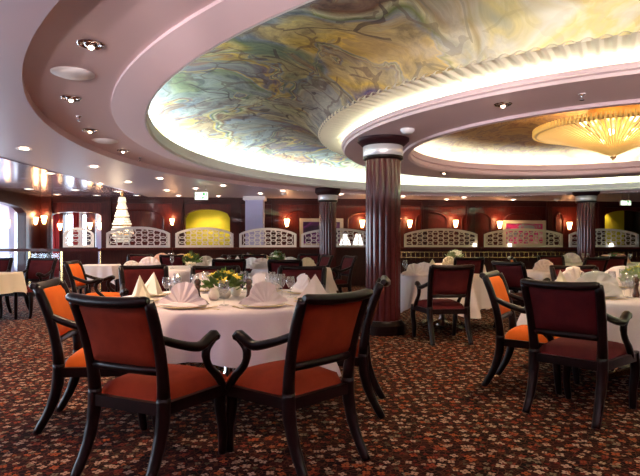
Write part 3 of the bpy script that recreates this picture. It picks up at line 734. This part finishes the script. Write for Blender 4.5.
for k in range(10):
    th = 2*PI*k/10; i = k % 5; r = (.06, .09, .12, .17, .22)[i]
    MB().ball((r*math.cos(th), r*math.sin(th), (2.4, 2.22, 2.02, 1.8, 1.56)[i]), .035, 8, 6).build('bulb', M['bulb'], t)
point('crystal_light', (0, -.5, 1.9), 10, (1, .75, .5), .2, t)
# two white lamps beyond the lattice
for x, lab in ((345, 'conical white lamp glowing behind the lattice, beside the second column'), (358, 'conical white lamp glowing behind the lattice, beside the nearest column')):
    t = thing('table_lamp', lab, 'lamp', (px(x, 15.75), 15.75, 1.03)); MB().lathe([(.04, .08), (.17, .10), (.06, .44), (.05, .44)], 20).build('lamp_shade', M['lamp_shade'], t)
    MB().lathe([(.09, 0), (.07, .02), (.02, .04), (.02, .12)], 16).build('base', M['brass'], t)
# ledge they stand on
b = MB().box((px(330, 15.8), 15.62, 0), (px(372, 15.8), 15.95, 1.03)); struct(b.build('wall_lamp_ledge', M['wall_dark']))

# ================================================================== CHAIRS
def make_chair(up):
    t = thing('dining_chair', 'x', 'chair')
    wd = M['chair_wood']; um = M[up]
    # seat cushion: crowned trapezoid
    def seat(u, v):
        y = -.22+.53*v; hw = .225+.055*v; x = (2*u-1)*hw
        e = min(u, 1-u, v, 1-v)*2; return (x, y, .405+.075*min(1, (e*4))**.5+.022*math.sin(PI*u)*math.sin(PI*v))
    b = MB().grid(seat, 12, 12)
    b.grid(lambda u, v: (seat(u, v)[0], seat(u, v)[1], .39), 1, 1)
    b.build('seat', um, t)
    b = MB()
    # apron
    for a, c in (((-.235, -.235), (.235, -.235)), ((.235, -.235), (.29, .30)), ((.29, .30), (-.29, .30)), ((-.29, .30), (-.235, -.235))):
        b.tube([(a[0], a[1], .385), (c[0], c[1], .385)], .042, 4, flat=.5, up=(0, 0, 1), smooth=False)
    b.build('seat_frame', wd, t)
    for s in (-1, 1):
        MB().tube(spline([(s*.275, .285, .42), (s*.285, .295, .30), (s*.272, .285, .15), (s*.265, .30, 0)]), [.038-.0008*i for i in range(19)], 8).build('leg', wd, t)
        MB().tube(spline([(s*.232, -.225, .44), (s*.232, -.235, .30), (s*.230, -.28, .15), (s*.235, -.36, 0)]), [.037]*7+[.034]*4+[.031]*3+[.028]*3+[.026]*2, 8).build('leg', wd, t)
    # back frame: posts, rails, rolled crest
    b = MB()
    def bx(z, s): return s*(.232+.02*(z-.44)/.5)
    def by(z): u = (z-.44)/.5; return -.225-.03*u-.10*u*u
    for s in (-1, 1):
        b.tube([(bx(z, s), by(z), z) for z in (.42, .5, .58, .66, .74, .82, .89, .93)], [.035, .033, .031, .030, .030, .030, .029, .026], 8)
    b.tube([(x, by(.575)-.012*(1-(x/.24)**2), .575) for x in (-.24, -.12, 0, .12, .24)], .024, 6, flat=.8, smooth=True)
    cr = [(x, by(.925)-.02-.022*(1-(x/.26)**2), .922+.016*(abs(x)/.26)**3) for x in (-.262, -.24, -.2, -.1, 0, .1, .2, .24, .262)]
    b.tube(cr, [.016, .026, .028, .029, .029, .029, .028, .026, .016], 8, flat=1.1)
    b.build('back_frame', wd, t)
    def back(side):
        def fn(u, v):
            z = .59+.32*v; x = (2*u-1)*(bx(z, 1)-.012); e = min(u, 1-u, v, 1-v)
            puff = .022*min(1, e*8)**.5+.008*math.sin(PI*u)*math.sin(PI*v)
            return (x, by(z)-.012*(1-(2*u-1)**2)+side*puff, z)
        return fn
    MB().grid(back(1), 12, 10).grid(back(-1), 12, 10).build('backrest', um, t)
    for s in (-1, 1):
        b = MB()
        p = spline([(s*.238, -.275, .745), (s*.262, -.16, .70), (s*.285, -.02, .665), (s*.284, .07, .69), (s*.279, .12, .705), (s*.276, .145, .690)], 5)
        b.tube(p, [.021+.008*min(1, i/14) for i in range(len(p))], 8, flat=1.1)
        b.ball((s*.276, .130, .695), .030, 10, 8)
        b.tube(spline([(s*.276, .130, .69), (s*.276, .060, .63), (s*.278, .075, .55), (s*.280, .16, .47), (s*.280, .22, .39)], 5), [.024]*8+[.022]*6+[.024]*7, 8)
        b.build('armrest', wd, t)
    return Proto(t)
CH = {k: make_chair(k) for k in ('orange', 'russet', 'maroon')}
def chair(kind, X, Y, face, lab, group=None):
    """face: direction the sitter looks, as a vector"""
    CH[kind].put((X, Y, 0), math.atan2(face[1], face[0])-PI/2, lab, 'chair', group)
def chair_b(kind, X, Y, face, lab, group=None):
    """X, Y is the middle of the back"""
    f = Vector(face).normalized(); chair(kind, X+f.x*.33, Y+f.y*.33, face, lab, group)

# foreground table chairs
chair_b('russet', -1.03, 2.68, (.42, .905), 'armchair nearest the camera on the left, seen from behind, russet seat', 'chairs at the foreground round table')
chair_b('russet', .075, 2.86, (-.72, .69), 'armchair seen from behind right of the front gap of the foreground table', 'chairs at the foreground round table')
chair_b('orange', -1.81, 3.66, (.98, .17), 'armchair with bright orange back at the left of the foreground table', 'chairs at the foreground round table')
chair_b('russet', .43, 3.98, (-.99, .12), 'armchair seen edge-on at the right of the foreground table, before the column', 'chairs at the foreground round table')
chair_b('maroon', -.20, 6.0, (-.15, -1), 'dark armchair facing the camera at the far right of the foreground table', 'chairs at the foreground round table')
chair_b('maroon', -1.17, 6.05, (.1, -1), 'dark armchair behind the flowers at the far side of the foreground table', 'chairs at the foreground round table')
chair_b('maroon', -2.02, 6.2, (.5, -.9), 'dark armchair facing the camera at the far left of the foreground table', 'chairs at the foreground round table')
# right-hand table chairs
chair_b('maroon', 1.65, 3.70, (.72, .70), 'dark armchair seen from behind at the near side of the right-hand round table', 'chairs at the right-hand round table')
chair_b('orange', 1.54, 4.76, (.85, -.53), 'armchair with bright orange back at the left of the right-hand round table', 'chairs at the right-hand round table')
chair_b('maroon', 2.90, 6.15, (0, -1), 'dark armchair facing the camera across the right-hand round table', 'chairs at the right-hand round table')
# middle table right of the column
chair_b('maroon', 1.56, 6.40, (-.12, .99), 'dark red armchair seen from behind at the small round table by the column')
chair_b('maroon', 2.62, 7.5, (.80, .45), 'dark armchair turned rightwards behind the orange-backed one')
chair_b('maroon', px(469, 9.8), 9.8, (0, 1), 'dark armchair seen from behind beyond the small round table')
chair_b('orange', px(513, 10.1), 10.1, (.9, -.2), 'small distant armchair with orange back in front of the brass rail')
chair_b('maroon', px(551, 11.2), 11.2, (0, -1), 'distant dark armchair behind the small table with one tall napkin')
chair_b('maroon', px(612, 10.6), 10.6, (.2, 1), 'distant dark armchair before the far right table with peach napkins')
chair_b('maroon', px(596, 9.8), 9.8, (-.3, .9), 'dark armchair between the two small tables near the far right column')
# chairs by the second column
chair_b('maroon', px(349, 10.8), 10.8, (-.85, -.35), 'red-seated armchair turned leftwards immediately left of the nearest column')
chair_b('maroon', px(326, 11.4), 11.4, (-.85, -.35), 'red-seated armchair in front of the second column\'s foot')
# left-middle tables
chair_b('maroon', px(285, 8.5), 8.5, (.05, 1), 'dark armchair back in front of the white flower posy')
chair_b('maroon', px(254, 11.9), 11.9, (.1, -1), 'dark armchair behind the large white napkin left of the flower posy')
chair_b('maroon', px(229, 8.75), 8.75, (-.15, 1), 'dark armchair behind the card holder, back to the camera')
chair_b('maroon', px(140, 12.2), 12.2, (.2, -1), 'dark armchair with black frame in front of the lattice by the chandelier')
chair_b('maroon', px(172, 11.75), 11.75, (.0, 1), 'dark armchair between the second-row table and the peach-napkin table')
chair_b('maroon', px(232, 12.0), 12.0, (-.6, .8), 'dark armchair just right of the peach-napkin table')
chair_b('maroon', px(309, 12.7), 12.7, (-.3, -1), 'dark armchair beyond the posy table, beside the second column')
# far left
chair_b('maroon', px(-4, 9.3), 9.3, (.05, -1), 'maroon armchair behind the cream table, cut by the left edge')
chair_b('maroon', px(42, 9.3), 9.3, (-.18, -1), 'maroon armchair facing the camera right of the cream table')
chair_b('orange', px(74, 7.7), 7.7, (1, .08), 'small orange-backed armchair in front of the distant square table')

# ================================================================== TABLES
def round_table(X, Y, R_, lab, clab, nleg=4, rot=.5, mcl='cloth', hem=.40, corner=.14, group=None):
    t = thing('round_table', lab, 'table', (X, Y, 0), rot)
    MB().lathe([(0, .715), (R_-.01, .715), (R_, .73), (R_-.01, .744), (0, .744)], 48).build('tabletop', M['wall_dark'], t)
    MB().lathe([(.10, .02), (.07, .10), (.045, .14), (.045, .64), (.12, .71)], 20).build('pedestal', M['chrome'], t)
    for k in range(nleg):
        a = 2*PI*k/nleg; d = Vector((math.cos(a), math.sin(a), 0)); f = R_*.62
        b = MB(); b.tube([d*.05+Vector((0, 0, .09)), d*f*.6+Vector((0, 0, .055)), d*f+Vector((0, 0, .028))], [.03, .028, .022], 4, flat=.9, smooth=False)
        b.tube(spline([d*.05+Vector((0, 0, .30)), d*.22+Vector((0, 0, .22)), d*.34+Vector((0, 0, .07))], 5), .012, 8)
        b.build('foot', M['brass'], t)
    rnd = random.Random(int(X*100+Y*10)); ph = rnd.random()*6; ph2 = rnd.random()*6
    def fn(u, v):
        th = 2*PI*u
        if v < .25: r = (R_+.006)*v/.25; return (r*math.cos(th), r*math.sin(th), .750)
        w = (v-.25)/.75; sq = abs(math.cos(2*th+ph2))**3
        L = (.75-hem)+corner*sq; z = .75-L*w
        fold = (.5+.5*math.sin(11*th+ph)+.35*math.sin(17*th+ph2))
        r = R_+.012+.17*w*max(0, fold)**1.5*(1-.15*w)+.05*w*sq+.008*math.sqrt(min(1, w*8))
        if w < .04: z = .75-.004*w/.04; r = R_+.010
        return (r*math.cos(th), r*math.sin(th), z)
    o = MB().grid(fn, 200, 24, True, True).build('tablecloth', M[mcl]); o.location = (X, Y, 0.0)
    o['label'] = clab; o['category'] = 'tablecloth'
    return (X, Y, R_)
def square_table(X, Y, w, rot, lab, clab, drop=.28, mcl='cream_cloth'):
    t = thing('square_table', lab, 'table', (X, Y, 0), rot); h = w/2
    MB().box((-h, -h, .71), (h, h, .744)).build('tabletop', M['wall_dark'], t)
    MB().box((-h+.04, -h+.04, .64), (h-.04, h-.04, .71)).build('apron', M['chair_wood'], t)
    for a in (-1, 1):
        for c in (-1, 1): MB().tube([(a*(h-.06), c*(h-.06), .71), (a*(h-.06), c*(h-.06), 0)], [.035, .022], 6).build('leg', M['chair_wood'], t)
    def fn(u, v):
        th = 2*PI*u-PI; sx = max(-1, min(1, 1.42*math.cos(th))); sy = max(-1, min(1, 1.42*math.sin(th)))
        if v < .25: k = v/.25*(h+.006); return (sx*k, sy*k, .750)
        w_ = (v-.25)/.75; cor = (abs(sx)*abs(sy))**6; k = h+.012+.03*w_+.02*w_*math.sin(th*14)+.05*w_*cor
        return (sx*k, sy*k, .75-(drop+.10*cor)*w_)
    o = MB().grid(fn, 160, 16, True, True).build('tablecloth', M[mcl]); o.location = (X, Y, 0); o.rotation_euler = (0, 0, rot)
    o['label'] = clab; o['category'] = 'tablecloth'
TA = round_table(-.76, 4.52, .93, 'large round table in the foreground, nearly hidden by its cloth', 'pinkish white cloth over the large foreground round table', hem=.42, rot=-1.05)
TB = round_table(2.92, 4.86, .92, 'large round table cut by the right edge of the photo', 'pinkish white cloth over the round table at the right edge', hem=.42, rot=.3)
TC = round_table(1.78, 7.85, .62, 'small round table right of the nearest column', 'white cloth on the small round table right of the nearest column', hem=.36, rot=.6)
TD = round_table(px(184, 10.1), 10.1, .95, 'second-row round table behind the foreground table\'s left side', 'white cloth on the second-row round table at the left', hem=.30)
TE = round_table(px(292, 10), 10, .70, 'second-row round table with the white flower posy', 'white cloth on the table with the white flower posy', hem=.3)
TF = round_table(px(262, 13.4), 13.4, .70, 'far round table with a red flower dish by the partition', 'white cloth on the far table with the red flower dish', hem=.4)
TG = round_table(px(172, 13.0), 13.0, .55, 'far round table carrying two peach napkins', 'peach-tinted cloth on the far table with two peach napkins', hem=.35, mcl='cream_cloth')
TH = round_table(px(450, 11.6), 11.6, .70, 'round table with pale flowers beyond the small round table', 'white cloth on the table with pale flowers', hem=.3)
TI = round_table(px(546, 8.9), 8.9, .50, 'small table with one tall pink napkin near the right', 'white cloth on the small table with one tall napkin', hem=.45)
TJ = round_table(px(573, 12.6), 12.6, .55, 'far round table in front of the far right column', 'yellowish lit cloth on the table before the far right column', hem=.4, mcl='cream_cloth')
TK = round_table(px(645, 12.4), 12.4, .60, 'far round table with peach napkins by the right edge', 'cloth on the far table with peach napkins by the right edge', hem=.4, mcl='cream_cloth')
square_table(px(-30, 8.1), 8.1, 1.0, .0, 'square table cut by the left edge of the photo', 'cream cloth on the square table at the left edge', drop=.30)
square_table(px(99, 11.4), 11.4, .68, .1, 'small square table in front of the glass balustrade', 'pale cloth on the small square table before the balustrade', drop=.30, mcl='cloth')

# ================================================================== TABLEWARE
def make_napkin(m, style):
    o = MB()
    if style == 'fan':
        def fn(u, v):     # broad pleated fan, rounded on top and spreading wide over the plate
            w = 2*u-1; th = w*1.50; L = .166-.034*math.exp(-((abs(w)-.66)/.20)**2)+.032*max(0, abs(w)-.70)/.30
            r = L*v; fold = 1-abs(((u*7) % 1)*2-1)
            return (r*math.sin(th), -.060*(1-v)**1.2+.014*v*fold-.035*abs(w)*v, .010+r*math.cos(th)*(.97+.03*fold))
        o.grid(fn, 42, 8, False)
        o.grid(lambda u, v: (lambda p: (p[0]*.92, .075-p[1]*.4-.06*v, p[2]*.9))(fn(u, v)), 42, 6, False)
        o.add([(-.16, -.06, .012), (0, -.10, .011), (.16, -.06, .012), (.0, -.03, .040)], [(0, 1, 3), (1, 2, 3)])
    elif style == 'point':
        o.add([(-.13, -.02, .012), (.13, -.04, .012), (.05, .09, .012), (.03, .01, .20), (.01, -.05, .03)], [(0, 4, 3), (4, 1, 3), (1, 2, 3), (2, 0, 3)])
        o.add([(-.14, .0, .014), (-.02, -.08, .013), (.03, .0, .15)], [(0, 1, 2)])
    else:
        def fn(u, v):     # soft rounded fan
            th = (u-.5)*PI; r = .155*v; pl_ = .010*v*math.sin(u*PI*12)
            return (1.1*r*math.sin(th), pl_+.04*(1-v), .012+r*math.cos(th)*1.0)
        o.grid(fn, 36, 6, True)
        o.grid(lambda u, v: (lambda p: (p[0]*.8, -p[1]*.5-.01-.06*v, p[2]*.62))(fn(u, v)), 36, 6, True)
        o.add([(-.14, -.07, .013), (.14, -.07, .013), (.14, .07, .013), (-.14, .07, .013)], [(0, 1, 2, 3)])
    ob = o.build('napkin', m, solid=.004); ob['category'] = 'napkin'; return Proto(ob)
NK = {(mk, st): make_napkin(M[mk], st) for mk, st in (('napkin', 'fan'), ('napkin_c', 'point'), ('napkin', 'soft'), ('napkin_w', 'soft'), ('napkin_p', 'soft'), ('napkin_c', 'soft'), ('napkin', 'point'))}
ZT_ = .753
def napkin(mk, st, X, Y, rz, lab, sc=1.0, z=ZT_): NK[(mk, st)].put((X, Y, z), rz, lab, 'napkin', scale=sc)
t = thing('charger_plate', 'x', 'plate')
MB().lathe([(0, .004), (.09, .004), (.11, .012), (.150, .016), (.150, .011), (.10, .002), (.0, 0)], 40).build('dish', M['china'], t)
MB().lathe([(.147, .0165), (.1525, .0165), (.1525, .012), (.149, .0105)], 40).build('gold_rim', M['gold'], t)
PL = Proto(t)
def glass_proto(name, cat, H, rb, stem=True):
    t = thing(name, 'x', cat)
    if stem: pr = [(0, .002), (.032, .002), (.034, .005), (.006, .012), (.004, .03), (.004, H*.42), (rb*.55, H*.50), (rb, H*.68), (rb*.82, H), (rb*.80, H), (rb*.96, H*.68), (rb*.5, H*.52), (0, H*.47)]
    else: pr = [(0, .002), (rb*.8, .002), (rb, H), (rb-.002, H), (rb*.78, .01), (0, .01)]
    o = MB().lathe(pr, 18).build('glass_body', M['glass'], t); return t
GOB = Proto(glass_proto('water_goblet', 'glass', .175, .038)); WIN = Proto(glass_proto('wine_glass', 'glass', .200, .032)); TUM = Proto(glass_proto('champagne_flute', 'glass', .19, .024))
def cutlery(name, kind):
    b = MB(); b.box((-.005, -.10, .003), (.005, .03, .006))
    if kind == 'fork':
        b.box((-.012, .03, .003), (.012, .05, .006))
        for x in (-.0105, -.0035, .0035, .0105): b.box((x-.0018, .05, .003), (x+.0018, .095, .006))
    else: b.box((-.007, .03, .003), (.009, .12, .005))
    o = b.build(name, M['gold']); o['category'] = 'cutlery'; return Proto(o)
FK, KN = cutlery('fork', 'fork'), cutlery('knife', 'knife')
t = thing('pepper_mill', 'x', 'pepper mill')
MB().lathe([(.028, 0), (.03, .02), (.02, .05), (.018, .08), (.026, .11), (.024, .125), (0, .126)], 18).build('body', M['mill'], t)
MB().lathe([(.022, .127), (.028, .14), (.026, .16), (.01, .172), (.0, .172)], 18).build('head', M['mill'], t)
MB().ball((0, 0, .182), .012, 10, 8).build('knob', M['silver'], t)
ML = Proto(t)
t = thing('cream_jug', 'x', 'jug'); MB().lathe([(0, .003), (.03, .003), (.045, .03), (.04, .07), (.03, .09), (.034, .10), (.031, .10), (.027, .09), (0, .02)], 20).build('body', M['china'], t)
MB().tube(spline([(.036, 0, .08), (.065, 0, .07), (.06, 0, .04), (.042, 0, .03)], 4), .005, 6).build('handle', M['china'], t)
JG = Proto(t)

NAMES8 = ['near left seat', 'near right seat', 'right-hand seat', 'far right seat', 'far middle seat', 'far left seat', 'left-hand seat', 'leftmost near seat']
def setting(T, ang, place, tname, mk='napkin', st='fan', full=True, dr=.21, rot=0, sc=1.0, nsc=1.0):
    X0, Y0, R_ = T; a = math.radians(ang); r = R_-dr; X, Y = X0+r*math.cos(a), Y0+r*math.sin(a); rz = a+PI/2
    PL.put((X, Y, ZT_), rz, f'gold-rimmed cream plate at the {place} of {tname}')
    napkin(mk, st, X, Y, rz+rot, f'{"pink" if mk == "napkin" else "cream"} folded napkin standing at the {place} of {tname}', nsc, ZT_+.006)
    def loc(dx, dy): return (X+dx*math.cos(rz)-dy*math.sin(rz), Y+dx*math.sin(rz)+dy*math.cos(rz))
    if full: g = loc(.15, .23); GOB.put((*g, ZT_), 0, f'stemmed water goblet at the {place} of {tname}', 'glass')
    if full: g = loc(.07, .28); WIN.put((*g, ZT_), 0, f'tall wine glass at the {place} of {tname}', 'glass')
    g = loc(-.19, .0); FK.put((*g, ZT_), rz, f'gold fork left of the plate at the {place} of {tname}', 'cutlery')
    g = loc(.19, .0); KN.put((*g, ZT_), rz, f'gold knife right of the plate at the {place} of {tname}', 'cutlery')
TN = 'the foreground table'
for i, (ang, st, mk, rot) in enumerate(((-106, 'fan', 'napkin', 0), (-61, 'fan', 'napkin', .1), (-14, 'point', 'napkin', -.9), (32, 'fan', 'napkin', PI), (74, 'fan', 'napkin', 0), (119, 'fan', 'napkin', 0), (168, 'point', 'napkin_c', 1.2), (206, 'point', 'napkin_c', 2.6))):
    setting(TA, ang, NAMES8[i], TN, mk, st, i > 1, rot=rot, sc=1)
TNB = 'the right-hand round table'
for ang, pl_, st, mk, rot in ((-150, 'near left seat', 'soft', 'napkin_w', 1.15), (-105, 'near seat', 'fan', 'napkin', 0), (165, 'left seat', 'point', 'napkin_c', 2.4), (120, 'far left seat', 'soft', 'napkin', 0), (75, 'far seat', 'soft', 'napkin', 0)):
    setting(TB, ang, pl_, TNB, mk, st, True, rot=rot, nsc=1.3 if st == 'soft' else 1.0)
FK.put((px(207, 3.72), 3.72, ZT_), 1.2, 'gold fork lying between the two near plates of the foreground table', 'cutlery')
ML.put((px(197.5, 4.3), 4.3, ZT_), 0, 'dark wooden pepper mill left of the yellow flowers on the foreground table')
ML.put((px(249, 4.3), 4.3, ZT_), 0, 'dark wooden salt mill right of the yellow flowers on the foreground table')
JG.put((px(236, 4.65), 4.65, ZT_), 2.4, 'small cream jug beside the salt mill on the foreground table')
JG.put((px(214, 4.3), 4.3, ZT_), .4, 'small cream bowl-shaped jug in front of the yellow flowers')
GOB.put((px(224, 3.95), 3.95, ZT_), 0, 'clear goblet standing alone before the yellow flowers', 'glass', scale=1.05)
for x, Y, w in ((268, 4.75, 'first'), (272.5, 4.9, 'second'), (276, 4.7, 'third')):
    TUM.put((px(x, Y), Y, ZT_), 0, f'{w} from the left of three flutes behind the right napkin of the foreground table', 'glass')
for x, Y, w in ((583, 4.6, 'left'), (591, 5.0, 'middle'), (631, 4.5, 'right')):
    TUM.put((px(x, Y), Y, ZT_), 0, f'{w} flute beside the big napkin on the right-hand round table', 'glass')
ML.put((px(636, 4.55), 4.55, ZT_), 0, 'dark pepper mill at the right edge on the right-hand table')

# flower arrangements
def flowers(X, Y, z, R_, nb, bloom, lab, leaf='leaf', seed=1, H=.22):
    rnd = random.Random(seed); t = thing('flower_arrangement', lab, 'flowers', (X, Y, z))
    MB().lathe([(0, .003), (R_*.22, .003), (R_*.36, .03), (R_*.32, .06), (R_*.28, .055), (0, .04)], 18).build('bowl', M['china'], t)
    b = MB()
    for k in range(170):
        th = rnd.random()*2*PI; ph = rnd.random()**.7*1.45; r = R_*(.55+.5*rnd.random())
        c = Vector((r*math.sin(ph)*math.cos(th), r*math.sin(ph)*math.sin(th), .06+(H-.06)*(.35+.65*rnd.random())*math.cos(ph*.9)))
        d = (c-Vector((0, 0, .03))).normalized(); sd = d.cross(Vector((rnd.random()-.5, rnd.random()-.5, rnd.random()))).normalized()
        l = .045+.04*rnd.random(); w = .013+.012*rnd.random()
        b.add([c, c+d*l*.5+sd*w, c+d*l, c+d*l*.5-sd*w], [(0, 1, 2, 3)])
    o = b.build('foliage', M[leaf], t); o['kind'] = 'stuff'
    for k in range(nb):
        th = rnd.random()*2*PI; ph = rnd.random()*1.2; r = R_*.9
        c = Vector((r*math.sin(ph)*math.cos(th), r*math.sin(ph)*math.sin(th)-.01, .08+(H-.07)*math.cos(ph*.8)))
        if k == 0: c = Vector((.01, -R_*.7, H*.75))
        b = MB(); d = c.normalized(); a = d.orthogonal().normalized(); e = d.cross(a); pr_ = R_*.30
        for q in range(6):
            g = a*math.cos(q*PI/3)+e*math.sin(q*PI/3); h = a*math.cos(q*PI/3+.5)+e*math.sin(q*PI/3+.5); h2 = a*math.cos(q*PI/3-.5)+e*math.sin(q*PI/3-.5)
            b.add([c, c+h*pr_*.55+d*.01, c+g*pr_*1.15+d*.018, c+h2*pr_*.55+d*.01], [(0, 1, 2, 3)])
        b.ball(c+d*.008, pr_*.2, 6, 5); b.build('bloom', M[bloom], t)
flowers(px(224, 4.45), 4.45, ZT_, .165, 10, 'yellow_petal', 'yellow and green flower arrangement in the middle of the foreground table', seed=3, H=.20)
flowers(px(192, 9.9), 9.9, ZT_, .17, 8, 'yellow_petal', 'leafy yellow-green flower arrangement on the second-row left table', seed=5, H=.26)
flowers(px(277, 9.6), 9.6, ZT_, .15, 16, 'white_petal', 'round posy of white flowers behind a dark chair back', seed=8, H=.28)
flowers(px(455, 11.4), 11.4, ZT_, .20, 12, 'white_petal', 'drooping pale flowers on the table beyond the small round table', 'leaf2', seed=9, H=.28)
flowers(px(250, 13.3), 13.3, ZT_, .16, 14, 'red_petal', 'low dish of red flowers on the far table by the partition', seed=10, H=.14)
flowers(px(640, 4.95), 4.95, ZT_, .15, 8, 'yellow_petal', 'pale yellow flowers at the right edge on the right-hand table', 'leaf2', seed=12)
flowers(px(615, 12.3), 12.3, ZT_, .15, 12, 'red_petal', 'red flowers between peach napkins on the far right table', seed=13, H=.2)
# card holder
t = thing('card_holder', 'small white-framed card standing behind the yellow flowers', 'card', (px(219, 4.85), 4.85, ZT_), .1)
MB().box((-.035, -.004, .0), (.035, .004, .018)).build('base', M['chrome'], t)
MB().box((-.036, -.002, .11), (.036, .002, .2)).box((-.004, -.003, 0.01), (.004, .003, .12)).build('card', M['white_paint'], t); MB().box((-.022, -.0045, .125), (.022, -.0025, .185)).build('card_face', M['olive_wall'], t)

# napkins and glasses on the farther tables
FN = [('napkin_w', 'soft', 131.5, 9.7, .3, .85, 'small white napkin at the left rim of the second-row left table'), ('napkin', 'soft', 149.5, 9.75, 0, 1.25, 'broad pink fan napkin on the second-row left table'),
      ('napkin_w', 'soft', 206, 10.4, .8, 1.25, 'tall white napkin directly right of the leafy arrangement'), ('napkin_w', 'soft', 220, 9.6, 0, 1.15, 'white fan napkin above the card holder'), ('napkin', 'point', 236, 10.0, .3, 1.1, 'pointed pink napkin at the right rim of the second-row left table'),
      ('napkin', 'soft', 262, 9.3, .2, 1.2, 'pink fan napkin left of the white posy'), ('napkin_w', 'soft', 252, 9.6, -.3, 1.2, 'whiter napkin at the left rim of the posy table'), ('napkin_w', 'soft', 290, 10.25, 0, 1.15, 'round white napkin beside the white posy'), ('napkin_c', 'soft', 307, 10.0, .7, 1.15, 'cream napkin turned sideways at the right of the posy table'),
      ('napkin_p', 'soft', 162, 12.9, 0, 1.3, 'left peach napkin on the far table by the lattice'), ('napkin_p', 'soft', 181.5, 12.9, .2, 1.2, 'right peach napkin on the far table by the lattice'), ('napkin_p', 'soft', 243, 13.2, .2, 1.1, 'peach napkin left of the red flower dish'), ('napkin_p', 'soft', 263, 13.2, 0, 1.1, 'peach napkin right of the red flower dish'),
      ('napkin', 'fan', 414, 7.45, .1, 1.0, 'pink napkin at the left of the small round table by the column'), ('napkin', 'fan', 424, 7.7, -.4, 1.05, 'pink pleated napkin in the middle of the small round table'), ('napkin_c', 'point', 431, 8.05, .4, 1.1, 'pointed cream napkin at the back of the small round table'),
      ('napkin_c', 'soft', 449, 11.2, .5, 1.1, 'cream napkin in front of the pale flowers'), ('napkin_w', 'point', 0, 0, 0, 0, ''),
      ('napkin', 'soft', 544, 8.8, .2, 1.15, 'tall pink napkin on the small table near the right'), ('napkin', 'point', 541, 8.95, 1.4, .9, 'second, smaller pink napkin beside the tall one near the right'), ('napkin', 'soft', 571, 12.4, 0, 1.4, 'round pink napkin before the far right column'), ('napkin_w', 'soft', 565, 12.35, .4, 1.1, 'white napkin left of the round pink one before the far right column'),
      ('napkin_p', 'soft', 606, 12.2, 0, 1.2, 'left peach napkin on the far table at the right edge'), ('napkin_p', 'soft', 621, 12.1, .2, 1.3, 'right peach napkin on the far table at the right edge')]
for mk, st, x, Y, rot, sc, lab in FN:
    if lab: napkin(mk, st, px(x, Y), Y, rot, lab, sc)
for x, Y, lab in ((169, 12.8, 'glass between the two peach napkins by the lattice'), (172.5, 12.9, 'second glass between the two peach napkins by the lattice'), (405, 7.5, 'tall glass at the left rim of the small round table'), (588, 12.3, 'glass on the lit cloth before the far right column'), (583, 12.5, 'shorter glass on the lit cloth before the far right column'),
                  (229, 10.2, 'glass at the right rim of the second-row left table'), (172, 9.6, 'glass left of the leafy arrangement'), (248, 13.0, 'glass beside the red flower dish'), (610, 12.0, 'glass between peach napkins at the far right table'), (630, 12.0, 'glass at the right rim of the far right table')):
    WIN.put((px(x, Y), Y, ZT_), 0, lab, 'glass', scale=1.1)
# small white candle lamps on the rail
t = thing('candle_lamp', 'x', 'lamp'); MB().lathe([(.035, 0), (.05, .03), (.05, .09), (.035, .11)], 14).build('glass_cup', M['lamp_shade'], t); MB().lathe([(.045, -.0), (.045, .012), (0, .012)], 14).build('base', M['brass'], t)
CL = Proto(t)
for x, lab in ((474, 'tiny white candle lamp at the right end of the first cream lattice'), (509, 'tiny bright candle lamp on the rail below the magenta picture'), (610, 'tiny bright candle lamp on the rail below the yellow wall')):
    p = pl(x); CL.put((p[0], p[1]-.07, 1.09), 0, lab)
